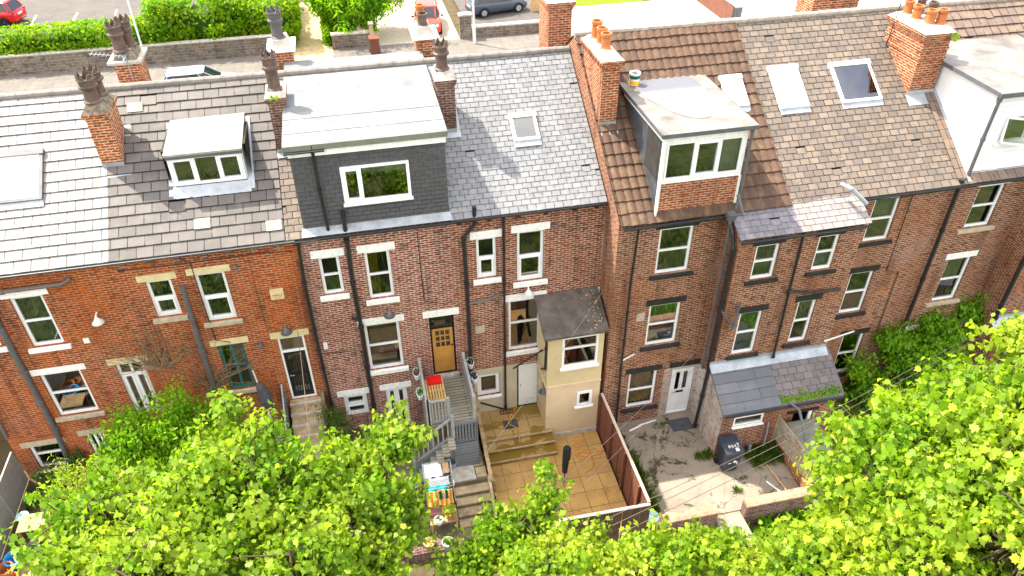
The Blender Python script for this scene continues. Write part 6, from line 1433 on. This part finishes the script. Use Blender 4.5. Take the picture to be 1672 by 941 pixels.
q0, q1 = (8.18,32.86,3.80), (12.09,33.76,3.80); car('parked_car', 'slate blue grey hatchback parked sideways behind the dark stone wall', ((q0[0]+q1[0])/2+.1, (q0[1]+q1[1])/2+.9, 3.75), math.atan2(q1[1]-q0[1], q1[0]-q0[0]), 'car_slate', L=4.1)
q = (-19.98,36.28,4.70); car('parked_car', 'bright red car on the upper road, cut by the top left corner', (q[0]-1.85, q[1]+.55, 4.565), R(168), 'car_red', L=3.7, Wd=1.68)
q = (-8.34,24.71,4.85); car('parked_car', 'pale silver car parked on the road, only its roof showing over the brown tiled ridge', (q[0]+.2, q[1]+.28, 3.43), R(2), 'car_silver', L=4.2)
# ================================================================== VEGETATION
MAPLE = np.array([(0, 0), (.28, -.04), (.30, .14), (.54, .30), (.38, .44), (.40, .68), (.20, .66), (0, 1.0), (-.20, .66), (-.40, .68), (-.38, .44), (-.54, .30), (-.30, .14), (-.28, -.04)])
OVAL = np.array([(0, 0), (.22, .25), (.27, .55), (.12, .88), (0, 1.0), (-.12, .88), (-.27, .55), (-.22, .25)])
LANCE = np.array([(0, 0), (.15, .3), (.13, .65), (0, 1.0), (-.13, .65), (-.15, .3)])
def leaves(name, mat, pos, nrm, ydir, size, shape, parent=None, fold=.22, droop=.34, loc=None):
    """one mesh of separate folded leaf faces"""
    pos, nrm, ydir, size = map(np.asarray, (pos, nrm, ydir, size)); Nn = len(pos); k = len(shape)
    nrm = nrm/np.linalg.norm(nrm, axis=1, keepdims=True); y = ydir-nrm*np.sum(ydir*nrm, 1, keepdims=True); y /= np.linalg.norm(y, axis=1, keepdims=True)+1e-9; x = np.cross(y, nrm)
    lz = fold*np.abs(shape[:, 0])-droop*shape[:, 1]**2
    lz = lz[None, :]*rng.uniform(.2, 2.2, (Nn, 1))
    V = pos[:, None, :]+(x[:, None, :]*shape[None, :, 0, None]+y[:, None, :]*shape[None, :, 1, None]+nrm[:, None, :]*lz[:, :, None])*size[:, None, None]
    off = np.array(loc if loc is not None else (0, 0, 0)); V = (V-off).reshape(-1, 3)
    me = bpy.data.meshes.new(name); me.vertices.add(Nn*k); me.vertices.foreach_set('co', V.astype(np.float32).ravel())
    me.loops.add(Nn*k); me.loops.foreach_set('vertex_index', np.arange(Nn*k, dtype=np.int32)); me.polygons.add(Nn)
    me.polygons.foreach_set('loop_start', np.arange(0, Nn*k, k, dtype=np.int32))
    try: me.polygons.foreach_set('loop_total', np.full(Nn, k, dtype=np.int32))
    except Exception: pass
    me.update(calc_edges=True); me.validate(); me.materials.append(m[mat])
    o = bpy.data.objects.new(name, me); col.objects.link(o)
    if parent is not None: o.parent = parent; o.location = off-np.array(world_loc(parent))
    else: o.location = off
    return o
def rdir(n, up=.5):
    v = rng.normal(size=(n, 3)); v /= np.linalg.norm(v, axis=1, keepdims=True); v[:, 2] = v[:, 2]*.7+up; return v/np.linalg.norm(v, axis=1, keepdims=True)
def tree(name, label, cat, base, fork_z, lumps, n_clusters, per, leaf_size, mat, shape=MAPLE, trunk_r=.16, twig_r=.012, spread=.22, group=None, barkm='bark', hollow=.55, sprigs=(), up=.75, limb_n=None):
    """trunk and limbs reaching into every lump of the crown, twigs to every leaf cluster, leaves round each twig tip"""
    t = thing(name, label, cat, base, group); base = Vector(base); fork = Vector((base.x, base.y, fork_z))
    tb = MB(); pts = [base, base.lerp(fork, .5)+Vector((.08, .05, 0)), fork]; tb.tube(pts, [trunk_r*1.35, trunk_r, trunk_r*.85], 9)
    vol = np.array([r**2 for *_, r in lumps]); vol = vol/vol.sum()
    tips = []; ds = []; anchors = []
    for li, (cx_, cy_, cz_, r) in enumerate(lumps):
        c = Vector((cx_, cy_, cz_)); mid = fork.lerp(c, .55)+Vector((random.uniform(-.2, .2), random.uniform(-.2, .2), random.uniform(-.1, .25)))
        A = [fork, mid, c, c+(c-mid).normalized()*r*.6]; tb.tube(A, [trunk_r*.55, trunk_r*.34, trunk_r*.18, trunk_r*.07], 7); anchors.append([fork.lerp(c, .75), c, A[3]])
        n = max(2, int(round(n_clusters*vol[li])))
        d = rng.normal(size=(n, 3)); d /= np.linalg.norm(d, axis=1, keepdims=True); rad = r*(hollow+(1-hollow)*rng.random(n)**.6)*(1+.08*np.clip(rng.normal(size=n), -2, 1.5))
        lump = 1+.16*np.sin(d[:, 0]*5+li)*np.cos(d[:, 1]*4+2*li)+.10*np.sin(d[:, 2]*7+li*3)
        p = np.array(c)+d*(rad*lump)[:, None]*np.array([1, 1, .85]); keep = np.ones(n, bool)
        q = np.sin(p[:, 0]*2.3+li)*np.sin(p[:, 1]*2.9)*np.sin(p[:, 2]*2.6+1); keep = q > -.30
        p, d = p[keep], d[keep]; tips.append(p); ds.append(d)
        for i in range(0, len(p), 9):
            e0 = Vector(p[i]); dv = (Vector(d[i])*.55+Vector((random.uniform(-.3, .3), random.uniform(-.3, .3), .75))).normalized(); Ls = leaf_size*random.uniform(2.2, 4.6)
            tb.tube([e0-dv*Ls*.6, e0+dv*Ls*.3, e0+dv*Ls], [twig_r*1.1, twig_r*.8, twig_r*.4], 4, cap=False)
            f = np.linspace(.2, 1, 3)[:, None]; tips.append(np.array(e0)+np.array(dv)*Ls*f); ds.append(np.repeat(np.array(dv)[None, :], 3, 0))
        for i in range(0, len(p), 5):
            a = anchors[-1][random.choice((0, 1, 1, 2))]; e = Vector(p[i]); md = a.lerp(e, .55)+Vector((0, 0, .08*r)); tb.tube([a, md, e], [twig_r*1.8, twig_r*1.2, twig_r*.6], 5, cap=False)
    for (sx_, sy_, sz_) in sprigs:
        e = Vector((sx_, sy_, sz_)); c = min((Vector(l[:3]) for l in lumps), key=lambda v: (v-e).length)
        tb.tube([c, c.lerp(e, .5)+Vector((0, 0, .05)), e], [twig_r*2, twig_r*1.4, twig_r*.7], 5, cap=False)
        k = 7; f = np.linspace(.45, 1, k)[:, None]; p = np.array(c)*(1-f)+np.array(e)*f; tips.append(p); dd = np.array((e-c).normalized()); ds.append(np.repeat(dd[None, :], k, 0))
    tb.build('trunk', barkm, t, smooth=True)
    P = np.concatenate(tips); D = np.concatenate(ds); n = len(P); D = D*.6+np.array([0, 0, .55]); D /= np.linalg.norm(D, axis=1, keepdims=True)
    Pr = np.repeat(P, per, 0); Dr = np.repeat(D, per, 0); M_ = len(Pr)
    lat = rng.normal(size=(M_, 3)); lat -= Dr*np.sum(lat*Dr, 1, keepdims=True); lat /= np.linalg.norm(lat, axis=1, keepdims=True)
    dist = spread*(.25+.75*rng.random(M_)); pos = Pr+lat*dist[:, None]+Dr*(rng.uniform(-.9, .45, M_)*spread)[:, None]
    nrm = Dr*.4+np.array([0, 0, up*.6])+lat*.6+rng.normal(size=(M_, 3))*.5
    ydir = lat+rng.normal(size=(M_, 3))*.25+np.array([0, 0, -.65])
    size = leaf_size*rng.uniform(.55, 1.25, M_)
    leaves('crown', mat, pos, nrm, ydir, size, shape, t, loc=tuple(base))
    return t
L = lambda q, r: (*q, r)
A = [L((-5.97,-8.58,8.58),.55), L((-5.56,-7.71,8.26),1.0), L((-4.30,-8.57,8.41),1.35), L((-2.95,-7.97,8.49),1.45), L((-3.30,-6.53,8.49),.62), L((-3.54,-5.75,8.76),.30), L((-2.54,-6.74,8.40),.42), L((-1.80,-8.62,7.77),1.35), L((-0.80,-7.25,7.46),.95), L((-0.13,-6.31,7.71),.50), L((-1.18,-6.80,7.87),.5), L((-0.30,-8.06,6.81),.52), L((-2.20,-9.87,8.43),1.2), L((-4.37,-9.88,9.02),1.2), L((-0.55,-9.22,7.23),.55), L((-5.45,-9.48,8.86),.75), L((-3.93,-6.92,8.32),.75)]
tree('sycamore_tree', 'broad light green sycamore crown filling the lower left of the view', 'tree', (-2.4, -10.2, .3), 5.2, A, 3500, 10, .122, 'leaf_maple', sprigs=[(-6.32,-9.22,10.21), (-6.18,-9.45,9.94), (-6.73,-7.41,9.13), (-3.76,-5.57,9.03), (-3.22,-5.66,8.91), (-0.02,-5.67,8.19), (-0.56,-5.95,7.92), (0.58,-6.37,7.80), (-2.80,-6.18,8.70), (-1.78,-6.63,8.09), (0.28,-7.38,7.33)])
B = [L((1.10,-8.36,5.44),.55), L((1.73,-7.99,5.74),.55), L((2.54,-8.03,5.83),.62), L((3.00,-7.56,6.25),.30), L((3.05,-7.19,6.54),.17), L((3.38,-9.15,5.88),.66), L((4.64,-9.44,6.06),.66), L((5.72,-9.77,6.25),.64), L((2.53,-9.74,6.54),1.0), L((4.37,-10.36,6.65),1.0), L((0.61,-9.12,6.12),.5)]
tree('sycamore_tree', 'lower sycamore crown at the bottom centre with a thin shoot over the patio fence', 'tree', (2.6, -10.4, .3), 3.4, B, 1900, 10, .112, 'leaf_lime', sprigs=[(3.09,-6.89,6.78), (3.13,-7.04,6.66), (4.09,-8.34,6.22), (5.31,-8.69,6.39), (2.20,-7.45,6.18)], trunk_r=.12)
Cc = [L((8.59,-11.36,9.54),1.75), L((9.28,-10.21,9.85),.72), L((9.85,-10.61,10.38),1.0), L((10.50,-10.40,10.88),.70), L((11.07,-9.91,11.43),.30), L((9.52,-11.85,10.78),1.4), L((8.34,-11.36,8.67),.84), L((7.10,-10.97,7.59),.62), L((6.39,-10.31,6.85),.62), L((9.09,-10.21,9.39),.42), L((6.71,-11.80,8.33),1.1), L((7.58,-12.81,9.64),1.4), L((8.53,-13.14,10.62),1.4), L((10.34,-11.07,11.20),.6)]
tree('sycamore_tree', 'large yellow green sycamore crown filling the lower right of the view', 'tree', (8.6, -11.6, .3), 5.0, Cc, 4300, 10, .124, 'leaf_lime', sprigs=[(8.75,-9.60,9.57), (9.12,-9.40,9.87), (11.17,-9.51,11.73), (11.02,-9.60,11.46), (7.06,-10.26,7.73), (7.87,-10.30,8.18), (9.96,-9.72,10.70)], trunk_r=.2)
def bush(name, label, cat, base, lumps, n, size, mat, shape=OVAL, stem='twig_green', **k):
    return tree(name, label, cat, base, base[2]+.35, lumps, n, 6, size, mat, shape, trunk_r=.045, twig_r=.006, spread=size*1.3, barkm=stem, **k)
bq = (-6.47,-1.50,4.60)
bush('garden_shrub', 'fine leaved bright green shrub hiding the foot of the white double door', 'shrub', (bq[0], -1.6, 1.72), [L((-7.28,-1.70,4.76),.62), L((-6.37,-1.60,4.93),.70), L((-5.66,-1.60,4.51),.62), L((-6.52,-1.90,3.90),.8), L((-7.61,-2.00,4.29),.55), L((-5.69,-1.90,3.56),.55)], 1600, .12, 'leaf_ash', OVAL)
bq = (-9.45,-1.46,2.40)
bush('garden_shrub', 'yellow green feathery bush below the white basement windows', 'shrub', (bq[0], bq[1], 1.72), [L((-7.45,-4.16,5.93),.45), L((-7.65,-4.83,6.14),.6), L((-7.00,-4.77,5.88),.6), L((-7.60,-5.56,6.18),.5)], 420, .11, 'leaf_lime', LANCE)
bq = (-10.72,0.05,1.90)
bush('garden_shrub', 'low dark weed clump under the white basement window', 'shrub', (bq[0], bq[1], 1.72), [L((-10.55,-0.50,2.37),.32), L((-10.14,-0.55,2.18),.3), L((-9.74,-0.35,2.48),.26)], 140, .09, 'leaf_dark')
bq = (-1.98,-1.20,2.93)
bush('garden_shrub', 'tall dark leafy shrub beside the mossy stone steps', 'shrub', (bq[0], -1.2, 1.5), [L((-1.98,-1.00,3.27),.34), L((-1.88,-1.20,2.77),.42), L((-2.07,-1.60,2.42),.4), L((-2.14,-0.80,3.42),.2)], 380, .09, 'leaf_dark', LANCE)
bq = (18.26,-1.90,1.34)
bush('ivy_mound', 'dense dark ivy mound climbing the brick wall at the right', 'ivy', (bq[0], -1.9, .6), [L((16.58,-1.80,1.45),.65), L((17.58,-1.70,2.62),.75), L((18.57,-1.65,2.95),.72), L((18.15,-2.20,1.04),.9), L((15.77,-1.60,2.18),.3), L((16.82,-1.50,3.16),.4), L((16.95,-2.40,0.59),.55), L((19.30,-1.50,3.25),.35), L((20.36,-1.60,2.85),.5), L((21.07,-2.00,1.89),.7), L((19.71,-1.40,3.92),.3), L((18.26,-1.40,3.63),.35), L((19.41,-2.60,0.85),.7), L((16.06,-1.70,1.01),.25), L((20.43,-1.50,3.45),.35)], 3800, .15, 'leaf_ivy', stem='twig_dry', hollow=.6)
bq = (20.07,-1.60,1.73)
# bare stems: dead creeper in the ivy and the climber on house 2
def creeper(name, label, root, n, spread, h, y, mat='twig_dry', group=None, bias=0):
    t = thing(name, label, 'climber', (root[0], y, root[2])); b = MB()
    for k in range(n):
        p = Vector((root[0]+random.gauss(0, .10), y-.03, root[2])); P = [p.copy()]; ang = random.gauss(bias, spread); st_ = h/9*random.uniform(.5, 1.2)
        for i in range(9):
            ang += random.gauss(0, .32); p = p+Vector((math.sin(ang)*st_, 0, math.cos(ang)*st_)); p.y = y-random.uniform(.015, .09); P.append(p.copy())
        b.tube(P, [.016*(1-i/11) for i in range(10)], 5, cap=False)
    b.build('stems', mat, t); return t
rt_ = (-6.50,0.00,5.34)
creeper('bare_climber', 'leafless brown climber fanning out on the orange brick wall below the white wall lamp', (rt_[0], 0, rt_[2]), 46, .75, 1.9, 0, bias=-.35)
rt_ = (-5.36,0.00,4.09)
creeper('bare_climber', 'dry creeper tangled round the grey downpipe beside the dark green window', (rt_[0], 0, rt_[2]), 34, .32, 2.2, 0, bias=.1)
rt_ = (20.96,-1.60,-0.17)
creeper('bare_climber', 'dead brown creeper between the ivy clumps on the right wall', (rt_[0], 0, rt_[2]-.6), 50, .7, 2.2, -1.35)
def grass_patch(name, x0, x1, y0, y1, z, n, h=.16, mat='grass'):
    p = np.stack([rng.uniform(x0, x1, n), rng.uniform(y0, y1, n), np.full(n, z)], 1); nr = rdir(n, .1); yd = rdir(n, 1.4)
    o = leaves(name, mat, p, nr, yd, h*rng.uniform(.5, 1.4, n), LANCE*np.array([.5, 1]), None, loc=(x0, y0, z)); return struct(o, 'stuff')
grass_patch('weeds', 6.72, 7.35, -5.3, -2.6, .90, 1500, .26)
grass_patch('weeds', 7.0, 7.25, -2.4, -1.7, .90, 200, .18)
grass_patch('weeds', 11.0, 12.0, -3.9, -3.25, .90, 1100, .26)
grass_patch('weeds', 9.3, 10.0, -3.3, -3.0, .90, 260, .16)
grass_patch('weeds', 9.95, 10.05, -4.75, -4.6, .90, 60, .18)
grass_patch('weeds', 8.4, 8.8, -1.75, -1.5, .90, 60, .13)
grass_patch('weeds', 13.0, 17.4, -3.2, -1.3, .65, 1500, .22, 'leaf_ivy')
grass_patch('weeds', -11.2, -9.4, -2.4, -.3, 1.72, 900, .18, 'leaf_dark')
grass_patch('undergrowth', -16, 22, -18, -6.3, .42, 12000, .42, 'leaf_dark')
grass_patch('undergrowth', 9.9, 14.5, -7.8, -5.75, .4, 2200, .45, 'leaf_ivy')
# hedges and the weeping tree across the street
def hedge(name, label, x0, x1, y0, y1, z0, z1, n, size, mat, round_=.35, group=None):
    t = thing(name, label, 'hedge', ((x0+x1)/2, (y0+y1)/2, z0), group); cx_, cy_, cz_ = (x0+x1)/2, (y0+y1)/2, (z0+z1)/2; a, b_, c = (x1-x0)/2, (y1-y0)/2, (z1-z0)/2
    v = rng.normal(size=(n, 3)); e = 2/(round_*10) if False else .45
    v = np.sign(v)*np.abs(v)**.55; v /= np.max(np.abs(v), axis=1, keepdims=True)**(1-round_)*np.linalg.norm(v, axis=1, keepdims=True)**round_
    s_ = 1+.06*np.sin(v[:, 0]*a*2.2)+.05*np.sin(v[:, 0]*a*5+v[:, 2]*3)+rng.normal(size=n)*.085
    p = np.array([cx_, cy_, cz_])+v*np.array([a, b_, c])*s_[:, None]
    nr = v*np.array([1/a, 1/b_, 1/c]); nr /= np.linalg.norm(nr, axis=1, keepdims=True); nr = nr+rng.normal(size=(n, 3))*.55
    leaves('foliage', mat, p, nr, rdir(n, .3), size*rng.uniform(.6, 1.4, n), OVAL*np.array([1.5, 1]), t, loc=((x0+x1)/2, (y0+y1)/2, z0))
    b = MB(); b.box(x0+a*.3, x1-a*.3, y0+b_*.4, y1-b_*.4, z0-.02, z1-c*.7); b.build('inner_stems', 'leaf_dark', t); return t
z = (-15.56,31.30,5.82)[2]
hedge('street_hedge', 'long low trimmed hedge on top of the retaining wall at the top left', -34, (-11.31,31.00,5.95)[0], 30.3, 31.9, 4.5, z, 15000, .17, 'leaf_hedge', .15)
hx0, hx1 = (-11.25,31.50,5.78)[0], (-5.83,31.50,5.37)[0]
hedge('street_hedge', 'tall rounded hedge on the retaining wall behind the brown tiled roof', hx0, hx1, 30.4, 33.2, 4.4, (-8.16,32.00,6.92)[2], 9000, .18, 'leaf_hedge', .45)
hx0, hx1 = (-5.83,31.50,5.37)[0], (-3.01,31.50,5.16)[0]
hedge('street_hedge', 'smaller rounded hedge right of the tall one, behind the grey chimney pot', hx0, hx1+.2, 30.5, 33.0, 4.0, (-4.33,32.00,6.44)[2], 4500, .18, 'leaf_hedge', .6)
q0 = (-1.44,32.34,3.60)
hedge('street_hedge', 'narrow leafy hedge between the sandy drive and the drooping street tree', sx0-.55, sx0+.05, 30.6, 37, 3.5, 4.7, 5000, .17, 'leaf_hedge', .5)
hedge('street_hedge', 'ragged hedge at the left of the sandy drive', xe-.05, xe+.75, 31.5, 39, 3.5, 5.2, 4500, .18, 'leaf_ash', .5)
W = [L((0.49,31.60,5.24),1.15), L((-0.74,32.00,5.78),1.2), L((1.92,32.00,5.78),1.2), L((0.78,33.00,6.88),1.8), L((1.36,31.20,4.73),.55), L((-0.20,31.20,4.47),.5), L((-1.41,32.50,6.24),.9), L((3.17,32.50,6.30),1.0)]
tree('weeping_tree', 'drooping bright green tree hanging over the short pale street wall', 'tree', ((sx0+sx1)/2, 32.2, 3.5), 5.0, W, 1300, 9, .34, 'leaf_ash', LANCE, trunk_r=.13, spread=.30, up=-.1)
p_ = []
for k in range(420):
    if k % 2: p_.append((2.6+.6*round(random.uniform(.3, 6.2))+.0+random.gauss(0, .01), random.uniform(-5.5, -2.0), .80))
    else: p_.append((random.uniform(2.65, 6.45), random.choice((-5.52, -1.99, -4.8, -4.2, -3.0))+random.gauss(0, .015), .80))
struct(leaves('joint_weeds', 'leaf_ivy', np.array(p_), rdir(len(p_), .4), rdir(len(p_), .8), rng.uniform(.02, .07, len(p_)), LANCE, None, loc=(4.5, -3.5, .8)), 'stuff')
